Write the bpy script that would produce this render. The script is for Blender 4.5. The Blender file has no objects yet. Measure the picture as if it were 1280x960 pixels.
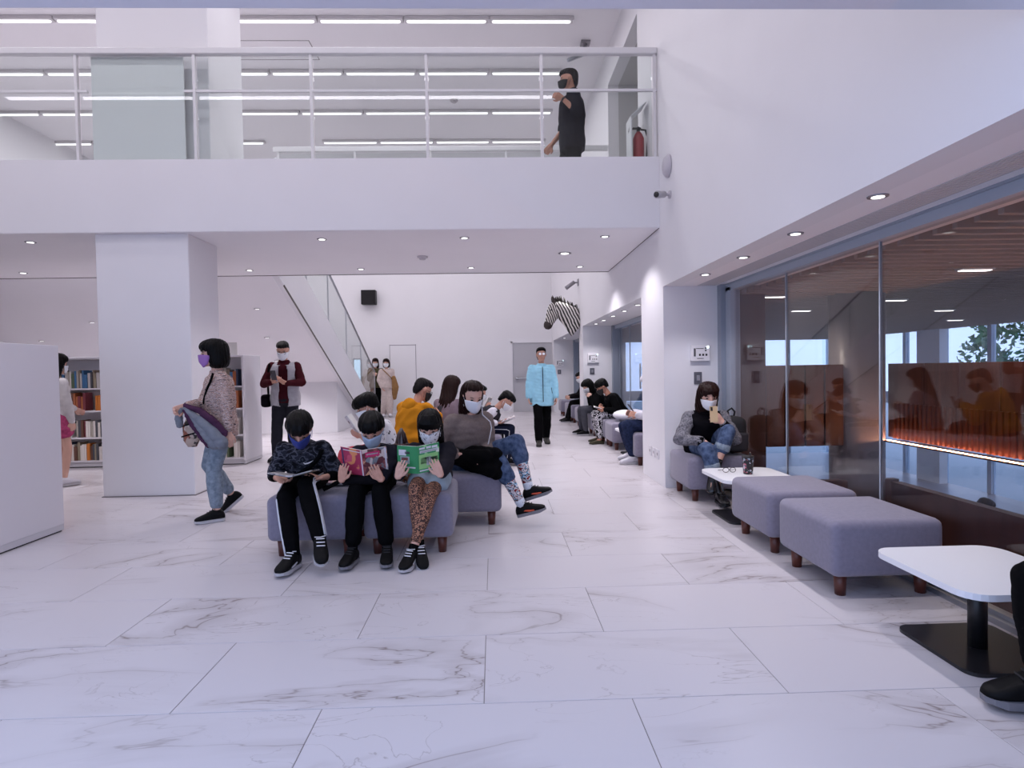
import bpy, bmesh, math, random
import numpy as np
from mathutils import Vector, Matrix
random.seed(7)
rng = np.random.default_rng(7)
scene = bpy.context.scene
COL = scene.collection
PI = math.pi

# ------------------------------------------------------------------ camera
CAM_F, CAM_H = 750.4, 1.29           # focal length in pixels of the 1280 wide frame, eye height in metres
YAW, PITCH, ROLL = 0.0308, -0.0235, -0.0167
def cam_axes():
    cy, sy, cp, sp = math.cos(YAW), math.sin(YAW), math.cos(PITCH), math.sin(PITCH)
    f = Vector((sy*cp, cy*cp, sp)); r0 = Vector((cy, -sy, 0)); u0 = r0.cross(f)
    r = math.cos(ROLL)*r0 + math.sin(ROLL)*u0
    u = -math.sin(ROLL)*r0 + math.cos(ROLL)*u0
    return r, u, f
_r, _u, _f = cam_axes()
cd = bpy.data.cameras.new('camera'); cam = bpy.data.objects.new('camera', cd); COL.objects.link(cam)
cd.sensor_width = 36.0; cd.lens = CAM_F*36.0/1280.0; cd.clip_start = 0.05; cd.clip_end = 200
cam.matrix_world = Matrix(((_r.x, _u.x, -_f.x, 0), (_r.y, _u.y, -_f.y, 0), (_r.z, _u.z, -_f.z, CAM_H), (0, 0, 0, 1)))
scene.camera = cam

# ------------------------------------------------------------------ world, exposure, ceiling light rows
scene.view_settings.view_transform = 'Standard'
scene.view_settings.look = 'None'
scene.view_settings.gamma = 1.0
scene.view_settings.use_curve_mapping = False
scene.view_settings.exposure = 0.07
scene.cycles.use_denoising = True
scene.cycles.max_bounces = 8
scene.cycles.diffuse_bounces = 4
scene.cycles.glossy_bounces = 4
scene.cycles.transparent_max_bounces = 12
scene.cycles.sample_clamp_indirect = 6.0
scene.cycles.caustics_reflective = False
scene.cycles.caustics_refractive = False
w = bpy.data.worlds.new('daylight'); scene.world = w; w.use_nodes = True
bg = w.node_tree.nodes['Background']
bg.inputs[0].default_value = (0.50, 0.64, 1.0, 1); bg.inputs[1].default_value = 1.85

def area(name, loc, size, power, color=(1, 1, 1), rot=(0, 0, 0), parent=None):
    l = bpy.data.lights.new(name, 'AREA'); l.shape = 'RECTANGLE'; l.size, l.size_y = size
    l.energy = power; l.color = color
    o = bpy.data.objects.new(name, l); COL.objects.link(o); o.location = loc; o.rotation_euler = rot
    if parent: o.parent = parent
    return o
WARM = (0.97, 0.925, 1.0)
HALL_ROWS = [2.6, 4.05, 5.5, 6.95]                 # unseen tube rows added to light the hall in front of the balcony
ATRIUM_ROWS = [8.38, 9.83, 11.32, 12.75, 14.2, 15.65, 17.1]
for i, yy in enumerate(HALL_ROWS):
    area('added_hall_tube_row', (-3.5, yy, 6.0), (9.2, .12), 40, WARM)
for i, yy in enumerate(ATRIUM_ROWS):
    area('atrium_tube_row', (-3.5, yy, 6.0), (9.2, .12), 45, WARM)

# ------------------------------------------------------------------ objects and tags
ORG = {}
def tag(o, label=None, cat=None, group=None, kind=None):
    if label: o['label'] = label
    if cat: o['category'] = cat
    if group: o['group'] = group
    if kind: o['kind'] = kind
    return o
def thing(name, label, cat, loc, group=None):
    o = bpy.data.objects.new(name, None); COL.objects.link(o); o.location = loc
    o.empty_display_size = .1
    ORG[o.name] = np.array(loc, float)
    return tag(o, label, cat, group)
def mesh_of(name, V, F, m, smooth=False):
    me = bpy.data.meshes.new(name)
    me.from_pydata([tuple(map(float, v)) for v in V], [], [tuple(int(i) for i in f) for f in F])
    if m: me.materials.append(m)
    if smooth: me.polygons.foreach_set('use_smooth', [True]*len(me.polygons))
    me.update()
    return me
def put(name, V, F, m, parent=None, smooth=False, origin=None):
    """One mesh object; V in world coordinates."""
    V = np.asarray(V, float)
    if parent is not None: org = ORG[parent.name]
    elif origin is not None: org = np.array(origin, float)
    else: org = np.array([V[:, 0].mean(), V[:, 1].mean(), V[:, 2].min()])
    o = bpy.data.objects.new(name, mesh_of(name, V-org, F, m, smooth)); COL.objects.link(o)
    if parent is not None: o.parent = parent
    else: o.location = org
    ORG[o.name] = org
    return o
def put_mesh(name, me, parent, loc=(0, 0, 0)):
    o = bpy.data.objects.new(name, me); COL.objects.link(o); o.parent = parent; o.location = loc
    if parent is not None: ORG[o.name] = ORG[parent.name]
    return o
def copy_tree(o, parent=None):
    c = o.copy(); COL.objects.link(c); c.parent = parent
    for ch in list(o.children): copy_tree(ch, c)
    return c

# ------------------------------------------------------------------ shapes -> (verts, faces)
def nrm(v):
    v = np.asarray(v, float); n = np.linalg.norm(v); return v/n if n > 1e-9 else v
def A(*v): return np.array(v, float)
class MB:
    def __init__(s): s.V = []; s.F = []; s.n = 0
    def add(s, V, F):
        V = np.asarray(V, float); s.V.append(V); s.F += [tuple(i+s.n for i in f) for f in F]; s.n += len(V); return s
    def box(s, lo, hi):
        x0, y0, z0 = lo; x1, y1, z1 = hi
        V = [(x0, y0, z0), (x1, y0, z0), (x1, y1, z0), (x0, y1, z0), (x0, y0, z1), (x1, y0, z1), (x1, y1, z1), (x0, y1, z1)]
        return s.add(V, [(0, 3, 2, 1), (4, 5, 6, 7), (0, 1, 5, 4), (1, 2, 6, 5), (2, 3, 7, 6), (3, 0, 4, 7)])
    def cyl(s, p0, p1, r0, r1=None, n=16):
        r1 = r0 if r1 is None else r1
        return s.add(*tube([p0, p1], [r0, r1], n))
    def cap(s, p0, p1, r0, r1=None, n=12): return s.add(*capsule(p0, p1, r0, r0 if r1 is None else r1, n))
    def put(s, name, m, parent=None, smooth=False, origin=None): return put(name, np.concatenate(s.V), s.F, m, parent, smooth, origin)
def frame(d):
    d = nrm(d); a = A(0, 0, 1) if abs(d[2]) < .9 else A(1, 0, 0)
    u = nrm(np.cross(a, d)); v = np.cross(d, u); return u, v
def tube(P, R, n=12, flat=None):
    """tube along points; flat = (dir, ratio) squashes the section along dir"""
    P = [np.asarray(p, float) for p in P]; V = []; F = []
    if np.isscalar(R): R = [R]*len(P)
    u = None
    for i, p in enumerate(P):
        d = nrm(P[min(i+1, len(P)-1)]-P[max(i-1, 0)])
        if u is None: u, v = frame(d)
        else: u = nrm(u-d*np.dot(u, d)); v = np.cross(d, u)
        for k in range(n):
            a = 2*PI*k/n; q = (u*math.cos(a)+v*math.sin(a))*R[i]
            if flat is not None: fd = nrm(flat[0]); q = q-fd*np.dot(q, fd)*(1-flat[1])
            V.append(p+q)
    for i in range(len(P)-1):
        for k in range(n):
            a, b = i*n+k, i*n+(k+1) % n; F.append((a, b, b+n, a+n))
    F.append(tuple(range(n-1, -1, -1))); F.append(tuple(range((len(P)-1)*n, len(P)*n)))
    return np.array(V), F
def capsule(p0, p1, r0, r1, n=12):
    p0, p1 = np.asarray(p0, float), np.asarray(p1, float); d = p1-p0
    if np.linalg.norm(d) < 1e-5: d = A(0, 0, 1e-4)
    d = nrm(d); P = []; R = []
    for a in (-86, -55, -28): P.append(p0+d*r0*math.sin(math.radians(a))); R.append(r0*math.cos(math.radians(a)))
    P.append(p0); R.append(r0); P.append(p1); R.append(r1)
    for a in (28, 55, 86): P.append(p1+d*r1*math.sin(math.radians(a))); R.append(r1*math.cos(math.radians(a)))
    u, v = frame(d); V = []; F = []
    for p, r in zip(P, R):
        for k in range(n): a = 2*PI*k/n; V.append(p+(u*math.cos(a)+v*math.sin(a))*r)
    for i in range(len(P)-1):
        for k in range(n): a, b = i*n+k, i*n+(k+1) % n; F.append((a, b, b+n, a+n))
    F.append(tuple(range(n-1, -1, -1))); F.append(tuple(range((len(P)-1)*n, len(P)*n)))
    return np.array(V), F
def loft(S, n=20, e=1.0):
    """S: list of (centre, u halfaxis, v halfaxis); closed"""
    V = []; F = []
    for c, u, v in S:
        c, u, v = map(lambda q: np.asarray(q, float), (c, u, v))
        for k in range(n):
            a = 2*PI*k/n; ca, sa = math.cos(a), math.sin(a)
            V.append(c+u*math.copysign(abs(ca)**e, ca)+v*math.copysign(abs(sa)**e, sa))
    for i in range(len(S)-1):
        for k in range(n): a, b = i*n+k, i*n+(k+1) % n; F.append((a, b, b+n, a+n))
    F.append(tuple(range(n-1, -1, -1))); F.append(tuple(range((len(S)-1)*n, len(S)*n)))
    return np.array(V), F
def ellipsoid(c, ax, n=14, m=9):
    c = np.asarray(c, float); a, b, d = [np.asarray(q, float) for q in ax]; S = []
    for i in range(m):
        t = -PI/2+PI*(i+.25)/(m-.5); S.append((c+d*math.sin(t), a*math.cos(t), b*math.cos(t)))
    return loft(S, n)
def rbox(lo, hi, r, seg=3, profile=.5):
    bm = bmesh.new(); bmesh.ops.create_cube(bm, size=1.0)
    lo, hi = np.array(lo, float), np.array(hi, float)
    for v in bm.verts: v.co = Vector((lo+hi)/2)+Vector(np.array(v.co)*(hi-lo))
    bmesh.ops.bevel(bm, geom=bm.edges[:]+bm.verts[:], offset=r, segments=seg, profile=profile, affect='EDGES')
    bm.verts.index_update()
    V = [tuple(v.co) for v in bm.verts]; F = [tuple(v.index for v in f.verts) for f in bm.faces]; bm.free()
    return np.array(V), F
def plate(cx, cy, sx, sy, r, z0, z1, n=6):
    """rounded rectangle slab"""
    pts = []
    for qx, qy, a0 in ((1, 1, 0), (-1, 1, 90), (-1, -1, 180), (1, -1, 270)):
        for k in range(n+1):
            a = math.radians(a0+90*k/n); pts.append((cx+qx*(sx/2-r)+r*math.cos(a), cy+qy*(sy/2-r)+r*math.sin(a)))
    N = len(pts); V = [(x, y, z0) for x, y in pts]+[(x, y, z1) for x, y in pts]
    F = [tuple(range(N-1, -1, -1)), tuple(range(N, 2*N))]+[(k, (k+1) % N, N+(k+1) % N, N+k) for k in range(N)]
    return np.array(V), F
def prism(poly, axis, a, b):
    """extrude a 2D polygon along an axis (0,1,2) from a to b"""
    N = len(poly)
    def p3(q, h):
        q = list(q); q.insert(axis, h); return q
    V = [p3(q, a) for q in poly]+[p3(q, b) for q in poly]
    F = [tuple(range(N-1, -1, -1)), tuple(range(N, 2*N))]+[(k, (k+1) % N, N+(k+1) % N, N+k) for k in range(N)]
    bm = bmesh.new(); vs = [bm.verts.new(v) for v in V]
    for f in F: bm.faces.new([vs[i] for i in f])
    bmesh.ops.recalc_face_normals(bm, faces=bm.faces); bm.verts.index_update()
    F = [tuple(v.index for v in f.verts) for f in bm.faces]; bm.free()
    return np.array(V), F

# ------------------------------------------------------------------ materials
MATS = {}
def new_mat(name):
    m = bpy.data.materials.new(name); m.use_nodes = True
    return m, m.node_tree, m.node_tree.nodes['Principled BSDF']
def rgba(c): return (c[0], c[1], c[2], 1)
def hexc(h):
    h = h.lstrip('#'); out = []
    for i in (0, 2, 4):
        v = int(h[i:i+2], 16)/255; out.append(v/12.92 if v <= .04045 else ((v+.055)/1.055)**2.4)
    return tuple(out)
def N(nt, t, **kw):
    n = nt.nodes.new(t)
    for k, v in kw.items():
        if k in n.inputs: n.inputs[k].default_value = v
        else: setattr(n, k, v)
    return n
def L(nt, a, b): nt.links.new(a, b)
def coords(nt, scale=(1, 1, 1), rot=(0, 0, 0), kind='Object'):
    tc = N(nt, 'ShaderNodeTexCoord'); mp = N(nt, 'ShaderNodeMapping')
    mp.inputs['Scale'].default_value = scale; mp.inputs['Rotation'].default_value = rot
    L(nt, tc.outputs[kind], mp.inputs[0]); return mp.outputs[0]
def ramp(nt, fac, stops, interp='LINEAR'):
    r = N(nt, 'ShaderNodeValToRGB'); r.color_ramp.interpolation = interp; e = r.color_ramp.elements
    while len(e) > len(stops): e.remove(e[-1])
    while len(e) < len(stops): e.new(1.0)
    for q, (p, c) in zip(e, stops): q.position = p; q.color = rgba(c)
    L(nt, fac, r.inputs[0]); return r.outputs[0]
def bump(nt, b, h, strength=.3, dist=.01):
    n = N(nt, 'ShaderNodeBump'); n.inputs['Strength'].default_value = strength; n.inputs['Distance'].default_value = dist
    L(nt, h, n.inputs['Height']); L(nt, n.outputs[0], b.inputs['Normal'])
def mat(name, col, rough=.6, metal=0, spec=.5, var=0, vs=6, bmp=0, bs=80, emit=None, es=1.0, sheen=0):
    if name in MATS: return MATS[name]
    if isinstance(col, str): col = hexc(col)
    m, nt, b = new_mat(name)
    b.inputs['Base Color'].default_value = rgba(col); b.inputs['Roughness'].default_value = rough
    b.inputs['Metallic'].default_value = metal; b.inputs['Specular IOR Level'].default_value = spec
    if sheen: b.inputs['Sheen Weight'].default_value = sheen
    if emit: b.inputs['Emission Color'].default_value = rgba(emit); b.inputs['Emission Strength'].default_value = es
    if var or bmp: co = coords(nt)
    if var:
        nz = N(nt, 'ShaderNodeTexNoise', Scale=vs, Detail=4.0); L(nt, co, nz.inputs['Vector'])
        lo = tuple(c*(1-var) for c in col); hi = tuple(min(1, c*(1+var)) for c in col)
        L(nt, ramp(nt, nz.outputs[0], [(.3, lo), (.7, hi)]), b.inputs['Base Color'])
    if bmp:
        nz = N(nt, 'ShaderNodeTexNoise', Scale=bs, Detail=3.0); L(nt, co, nz.inputs['Vector'])
        bump(nt, b, nz.outputs[0], bmp, .004)
    MATS[name] = m; return m
def glass(name, tint=(1, 1, 1), ior=1.5, rough=0.0, boost=1.0):
    """thin pane: clear transmission and a mirror coat by Fresnel"""
    m = bpy.data.materials.new(name); m.use_nodes = True; nt = m.node_tree; nt.nodes.clear()
    out = N(nt, 'ShaderNodeOutputMaterial'); mix = N(nt, 'ShaderNodeMixShader'); tr = N(nt, 'ShaderNodeBsdfTransparent'); gl = N(nt, 'ShaderNodeBsdfGlossy')
    tr.inputs[0].default_value = rgba(tint); gl.inputs['Roughness'].default_value = rough
    f0 = ((ior-1)/(ior+1))**2*boost
    lw = N(nt, 'ShaderNodeLayerWeight'); lw.inputs['Blend'].default_value = .5
    pw = N(nt, 'ShaderNodeMath', operation='POWER'); pw.inputs[1].default_value = 5; L(nt, lw.outputs['Facing'], pw.inputs[0])
    mu = N(nt, 'ShaderNodeMath', operation='MULTIPLY_ADD'); mu.inputs[1].default_value = 1-f0; mu.inputs[2].default_value = f0; mu.use_clamp = True; L(nt, pw.outputs[0], mu.inputs[0])
    L(nt, mu.outputs[0], mix.inputs[0]); L(nt, tr.outputs[0], mix.inputs[1]); L(nt, gl.outputs[0], mix.inputs[2]); L(nt, mix.outputs[0], out.inputs[0])
    return m
# ================================================================== SETTING
WH = mat('white_paint', (.79, .775, .80), .62, var=.015, vs=1.2)
WH2 = mat('ceiling_paint', (.84, .815, .84), .7, var=.012, vs=1.0)
GREYM = mat('grey_metal', '#7d8491', .35, metal=.6)
STEEL = mat('brushed_steel', '#a9abb2', .3, metal=.8)
BLACKM = mat('black_metal', '#17171b', .4)
DARK = mat('dark_gap', '#2a2629', .8)
def struct(o): o['kind'] = 'structure'; return o

def marble(name, brick=False):
    m, nt, b = new_mat(name)
    tc = N(nt, 'ShaderNodeTexCoord'); co = tc.outputs['Object']
    oi = N(nt, 'ShaderNodeObjectInfo')
    cmb = N(nt, 'ShaderNodeCombineXYZ')
    for i, k in enumerate((37.0, 53.0, 11.0)):
        mu = N(nt, 'ShaderNodeMath', operation='MULTIPLY'); mu.inputs[1].default_value = k; L(nt, oi.outputs['Random'], mu.inputs[0]); L(nt, mu.outputs[0], cmb.inputs[i])
    ad = N(nt, 'ShaderNodeVectorMath', operation='ADD'); L(nt, co, ad.inputs[0]); L(nt, cmb.outputs[0], ad.inputs[1])
    mp = N(nt, 'ShaderNodeMapping'); mp.inputs['Rotation'].default_value = (0, 0, math.radians(14)); mp.inputs['Scale'].default_value = (.9, 2.7, 1); L(nt, ad.outputs[0], mp.inputs[0])
    def vein(scale, dist, width, seed):
        mp2 = N(nt, 'ShaderNodeMapping'); mp2.inputs['Location'].default_value = (seed, seed*2.3, 0); L(nt, mp.outputs[0], mp2.inputs[0])
        nz = N(nt, 'ShaderNodeTexNoise', Scale=scale, Detail=5.0, Roughness=.5, Distortion=dist); L(nt, mp2.outputs[0], nz.inputs['Vector'])
        s = N(nt, 'ShaderNodeMath', operation='SUBTRACT'); s.inputs[1].default_value = .5; L(nt, nz.outputs[0], s.inputs[0])
        a = N(nt, 'ShaderNodeMath', operation='ABSOLUTE'); L(nt, s.outputs[0], a.inputs[0])
        r = N(nt, 'ShaderNodeMapRange'); r.inputs['From Min'].default_value = 0; r.inputs['From Max'].default_value = width; r.inputs['To Min'].default_value = 1; r.inputs['To Max'].default_value = 0
        L(nt, a.outputs[0], r.inputs['Value']); return r.outputs[0]
    msk = N(nt, 'ShaderNodeTexNoise', Scale=1.1, Detail=2.0); L(nt, ad.outputs[0], msk.inputs['Vector'])
    mr = N(nt, 'ShaderNodeMapRange'); mr.inputs['From Min'].default_value = .41; mr.inputs['From Max'].default_value = .58; L(nt, msk.outputs[0], mr.inputs['Value'])
    def mul(a, k):
        q = N(nt, 'ShaderNodeMath', operation='MULTIPLY'); L(nt, a, q.inputs[0])
        if isinstance(k, float): q.inputs[1].default_value = k
        else: L(nt, k, q.inputs[1])
        return q.outputs[0]
    fine = mul(mul(vein(.50, 1.1, .006, 3.1), mr.outputs[0]), .95)
    soft = mul(mul(vein(.50, 1.1, .05, 3.1), mr.outputs[0]), .26)
    fine2 = mul(mul(vein(1.1, 1.4, .005, 9.7), mr.outputs[0]), .5)
    def mx(a, c):
        q = N(nt, 'ShaderNodeMath', operation='MAXIMUM'); L(nt, a, q.inputs[0]); L(nt, c, q.inputs[1]); return q.outputs[0]
    fac = mx(mx(fine, soft), fine2)
    mix = N(nt, 'ShaderNodeMix', data_type='RGBA'); L(nt, fac, mix.inputs[0])
    mix.inputs[6].default_value = rgba((.61, .575, .60)); mix.inputs[7].default_value = rgba((.21, .165, .155))
    outc = mix.outputs[2]
    if brick:
        bt = N(nt, 'ShaderNodeTexBrick', offset=.5); bt.inputs['Scale'].default_value = 1; bt.inputs['Brick Width'].default_value = 1.2; bt.inputs['Row Height'].default_value = .6; bt.inputs['Mortar Size'].default_value = .004
        bt.inputs['Color1'].default_value = rgba((1, 1, 1)); bt.inputs['Color2'].default_value = rgba((1, 1, 1)); bt.inputs['Mortar'].default_value = rgba((.6, .58, .58)); L(nt, co, bt.inputs['Vector'])
        mm = N(nt, 'ShaderNodeMix', data_type='RGBA', blend_type='MULTIPLY'); mm.inputs[0].default_value = 1; L(nt, outc, mm.inputs[6]); L(nt, bt.outputs[0], mm.inputs[7]); outc = mm.outputs[2]
    L(nt, outc, b.inputs['Base Color']); b.inputs['Roughness'].default_value = .30; b.inputs['Specular IOR Level'].default_value = .42
    return m
MARBLE = marble('marble_tile'); MARBLE_FAR = marble('marble_floor_far', True)
GROUT = mat('grout', '#8d8684', .8)

WX, GX = 1.82, 2.50            # corridor side of the right wall, line of the glass
CEIL, SOFF, SLAB, UPF, KERB = 6.14, 2.15, 2.80, 3.10, 3.555
BACK, LEFT = 18.4, -8.9
MF, MB_ = 6.45, 9.33           # balcony front and rear edge
# floor: bed under the laid tiles, with the far stretch as one surface
fb = MB(); fb.box((LEFT, -3, -.2), (GX+.02, 1.70, 0)); fb.box((LEFT, 1.70, -.2), (GX+.02, 11.30, -.004)); fb.box((LEFT, 11.30, -.2), (GX+.02, BACK, 0))
floor = struct(fb.put('floor', MARBLE_FAR, origin=(.52, 11.3, 0)))
bed = MB(); bed.box((LEFT, 1.70, -.0039), (GX+.015, 11.30, -.0025)); ob = bed.put('grout_bed', GROUT, floor)
TW, TH, GAP = 1.2, .6, .0035
def tile_mesh(x0, x1):
    V, F = rbox((x0+GAP/2, GAP/2, -.02), (x1-GAP/2, TH-GAP/2, 0), .0012, 1)
    return mesh_of('tile', V, F, MARBLE)
whole = tile_mesh(0, TW)
for k in range(-1, 15):
    y0 = 2.30+.6*k; off = .52 if k % 2 else 1.142
    n0 = int(math.floor((max(LEFT, -.87*(y0+.6)-.3)-off)/TW))
    for n in range(n0, 4):
        xa = off+n*TW
        if xa >= GX-.05: break
        me = whole if xa+TW <= GX+.01 else tile_mesh(0, GX+.01-xa)
        o = bpy.data.objects.new('tile', me); COL.objects.link(o); o.parent = floor; o.location = (xa-.52, y0-11.3, 0)
# right wall with its three bays
r = MB()
X2 = WX+.16
r.box((WX, -3, SOFF), (X2, BACK, UPF)); r.box((WX, -3, UPF), (X2, 7.35, 5.6)); r.box((WX, 9.2, UPF), (X2, BACK, 5.6)); r.box((WX, -3, 5.6), (X2, BACK, CEIL))
r.box((WX, 6.35, 0), (GX+.12, 7.30, SOFF)); r.box((WX, 12.10, 0), (GX+.12, 12.62, SOFF)); r.box((WX, 17.95, 0), (GX+.12, BACK, SOFF))
struct(r.put('wall_right', WH, origin=(WX, 6.35, 0)))
s = MB()
for ya, yb in ((-3, 6.35), (7.3, 12.10), (12.62, 17.95)): s.box((X2, ya, SOFF), (GX+.35, yb, SOFF+.12))
struct(s.put('ceiling_soffit', WH2))
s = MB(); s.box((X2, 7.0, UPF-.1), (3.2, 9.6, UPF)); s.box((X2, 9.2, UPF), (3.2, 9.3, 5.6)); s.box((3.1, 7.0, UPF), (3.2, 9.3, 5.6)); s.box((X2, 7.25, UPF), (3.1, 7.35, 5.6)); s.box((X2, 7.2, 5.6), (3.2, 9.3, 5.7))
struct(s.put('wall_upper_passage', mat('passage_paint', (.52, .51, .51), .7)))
# back, left, ceilings
b_ = MB(); b_.box((LEFT-.2, BACK, -.2), (GX+.3, BACK+.2, CEIL)); struct(b_.put('wall_back', WH))
b_ = MB(); b_.box((LEFT-.2, 1.6, -.2), (LEFT, BACK, CEIL)); struct(b_.put('wall_left', WH))
b_ = MB(); b_.box((LEFT-.2, 1.6, CEIL), (WX+.2, BACK+.2, CEIL+.2)); up_ceiling = struct(b_.put('ceiling', WH2))
pm = MB()
for lo, hi in (((-3.9, 8.95), (-2.6, 9.5)), ((-3.05, 14.2), (-.6, 15.6)), ((-4.35, 14.2), (-3.2, 15.6))):
    (xa, ya), (xb, yb) = lo, hi; t = .012
    for q in (((xa, ya), (xb, ya+t)), ((xa, yb-t), (xb, yb)), ((xa, ya), (xa+t, yb)), ((xb-t, ya), (xb, yb))): pm.box((q[0][0], q[0][1], CEIL-.002), (q[1][0], q[1][1], CEIL+.001))
pm.put('access_panel_seam', mat('seam_grey', '#7d7779', .8), up_ceiling)
# entrance lintel over the photographer
b_ = MB(); b_.box((LEFT, 1.62, 2.447), (WX, 1.95, 2.95)); struct(b_.put('trim_1', mat('lintel_daylight_tint', (.74, .74, .80), .55)))  # blue cast of the daylight is mixed into this base colour
b_ = MB(); b_.box((LEFT, 1.62, 2.95), (WX, 1.90, CEIL)); b_.box((LEFT, 1.62, 0), (-5.2, 1.90, 2.447)); struct(b_.put('wall_sky_block', WH))  # unseen wall added to cut down sky light from behind the camera
# balcony slab with its raised edge
m_ = MB(); m_.box((LEFT, MF, SLAB), (WX, MF+.14, KERB)); m_.box((LEFT, MF+.14, SLAB), (WX, MB_, UPF))
struct(m_.put('floor_upper', WH))
m_ = MB(); m_.box((LEFT, MF+.012, SLAB-.004), (WX-.004, MB_-.01, SLAB+.01)); struct(m_.put('ceiling_under_balcony', WH2))
m_ = MB(); m_.box((LEFT, MB_-.006, SLAB-.012), (WX-.004, MB_+.006, SLAB+.004)); struct(m_.put('trim_2', mat('seam_dark', '#5d5658', .8)))
m_ = MB(); m_.box((WX-.008, MF+.02, SLAB-.008), (WX-.001, MB_, SLAB+.0)); struct(m_.put('trim_3', MATS['seam_dark']))
# pillar (both floors)
p_ = MB(); p_.add(*rbox((-4.19, 6.52, 0), (-3.22, 7.20, SLAB), .012, 2)); p_.add(*rbox((-4.20, 6.66, UPF), (-3.02, 7.55, CEIL), .012, 2))
struct(p_.put('pillar', WH))
p_ = MB(); p_.box((-4.20, 6.512, .0), (-3.21, 7.21, .008)); struct(p_.put('trim_4', MATS['seam_grey']))
# stairs rising towards the balcony
SX = -3.27
def under(y): return 2.8-(y-9.35)*2.8/6.2
poly = [(9.33, 2.8), (15.53, 0.0), (16.6, 0.0)]
ns = 18
for i in range(ns): ya = 16.6-(i)*7.2/ns; poly += [(ya, (i+1)*UPF/ns), (ya-7.2/ns, (i+1)*UPF/ns)]
poly[-1] = (9.33, UPF)
st = MB(); st.add(*prism(poly, 0, LEFT, SX-.1)); struct(st.put('stairs', WH2))
st = MB(); st.add(*prism([(9.34, 2.8), (15.53, 0), (17.25, 0), (17.25, .12), (16.95, .17), (9.34, 3.58)], 0, SX-.1, SX)); struct(st.put('wall_stair_side', WH))
st = MB(); st.add(*prism([(9.6, under(9.6)-.018), (15.48, under(15.48)-.012), (15.5, .022), (9.6, under(9.6)+.004)], 0, SX-.014, SX+.006)); struct(st.put('trim_5', mat('stair_edge', '#5a544d', .5)))
st = MB(); st.add(*prism([(13.1, 0), (15.5, 0), (13.1, 1.10)], 0, LEFT, SX-.12)); struct(st.put('wall_under_stairs', WH))
# back wall doors
GREYDOOR = mat('grey_door', (.50, .49, .52), .5)
d1 = struct(thing('door_1', None, None, (1.2, BACK, 0)))
q = MB(); q.box((.60, BACK-.02, 0), (1.81, BACK+.01, 2.11)); q.put('door_leaf', GREYDOOR, d1)
q = MB(); q.box((.55, BACK-.05, 0), (.60, BACK, 2.15)); q.box((.55, BACK-.05, 2.11), (1.81, BACK, 2.15)); q.put('door_frame', WH, d1)
q = MB(); q.cap((.72, BACK-.1, 1.02), (1.65, BACK-.1, 1.02), .022); q.cyl((.72, BACK-.1, 1.02), (.72, BACK-.02, 1.02), .05); q.cyl((1.65, BACK-.1, 1.02), (1.65, BACK-.02, 1.02), .04); q.put('push_bar', STEEL, d1, True)
d2 = struct(thing('door_2', None, None, (-2.74, BACK, 0)))
q = MB(); q.box((-3.13, BACK-.012, .01), (-2.36, BACK, 2.09)); q.put('door_leaf', WH, d2)
q = MB(); q.box((-3.145, BACK-.006, 0), (-3.13, BACK, 2.12)); q.box((-2.36, BACK-.006, 0), (-2.345, BACK, 2.12)); q.box((-3.145, BACK-.006, 2.09), (-2.345, BACK, 2.11)); q.put('door_gap', mat('door_gap', '#8b868d', .8), d2)
w2 = struct(thing('reflection_window', None, None, (-4.1, BACK, 0)))  # added glowing pane, imitates a bright reflection in the stair glass
q = MB(); q.box((-4.22, BACK-.02, 1.05), (-4.02, BACK-.01, 1.68)); q.put('pane', mat('reflection_glow', (.5, .7, .95), .2, emit=(.55, .78, 1), es=.9), w2)
q = MB(); q.box((-4.25, BACK-.03, 1.0), (-4.22, BACK, 1.72)); q.box((-4.02, BACK-.03, 1.0), (-3.99, BACK, 1.72)); q.box((-4.25, BACK-.03, 1.68), (-3.99, BACK, 1.72)); q.put('reflection_frame', GREYM, w2)

# ------------------------------------------------------------------ railings
PALE = mat('pale_rail', (.72, .71, .725), .4)
CLEAR = glass('clear_rail_glass', (.93, .955, .945), 1.45)
FROST = mat('frosted_glass', (.86, .86, .87), .35, spec=.6)
posts = [-6.76, -5.54, -4.32, -3.10, -1.88, -.66, .57, 1.79]
rl = thing('glass_railing', 'white balcony railing with handrail, mid rail and clear panes above the slab edge', 'railing', (0, MF+.07, KERB), None)
q = MB(); q.add(*rbox((LEFT, MF+.03, 4.665), (WX, MF+.10, 4.735), .008, 1)); q.put('handrail', PALE, rl)
for xa, xb in ((LEFT, -4.21), (-3.21, WX)):
    q = MB(); q.box((xa, MF+.05, 4.275), (xb, MF+.08, 4.30)); q.put('mid_rail', PALE, rl)
for x in posts:
    q = MB(); q.box((x-.014, MF+.045, KERB), (x+.014, MF+.085, 4.67)); q.put('post', PALE, rl)
for xa, xb in zip(posts[:-1], posts[1:]):
    q = MB(); q.box((xa+.02, MF+.087, KERB), (xb-.02, MF+.095, 4.66)); q.put('pane', CLEAR, rl)
fp = MB(); fp.box((-4.19, MF+.098, KERB), (-3.23, MF+.112, 4.665)); tag(fp.put('frosted_panel', FROST), 'frosted grey glass sheet covering the upstairs pillar behind the railing', 'glass panel')
rr = thing('glass_railing', 'rear balcony railing low behind the person in black', 'railing', (0, MB_, UPF))
q = MB(); q.add(*rbox((SX, MB_-.09, 4.64), (WX, MB_-.02, 4.715), .008, 1)); q.put('handrail', PALE, rr)
for x in (-3.2, -2.05, -.9, .25, 1.4): q = MB(); q.box((x-.014, MB_-.07, UPF), (x+.014, MB_-.04, 4.65)); q.put('post', PALE, rr)
for i in range(4): xa = -3.2+1.15*i; q = MB(); q.box((xa+.02, MB_-.06, UPF), (xa+1.13, MB_-.05, 4.62)); q.put('pane', CLEAR, rr)
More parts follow.
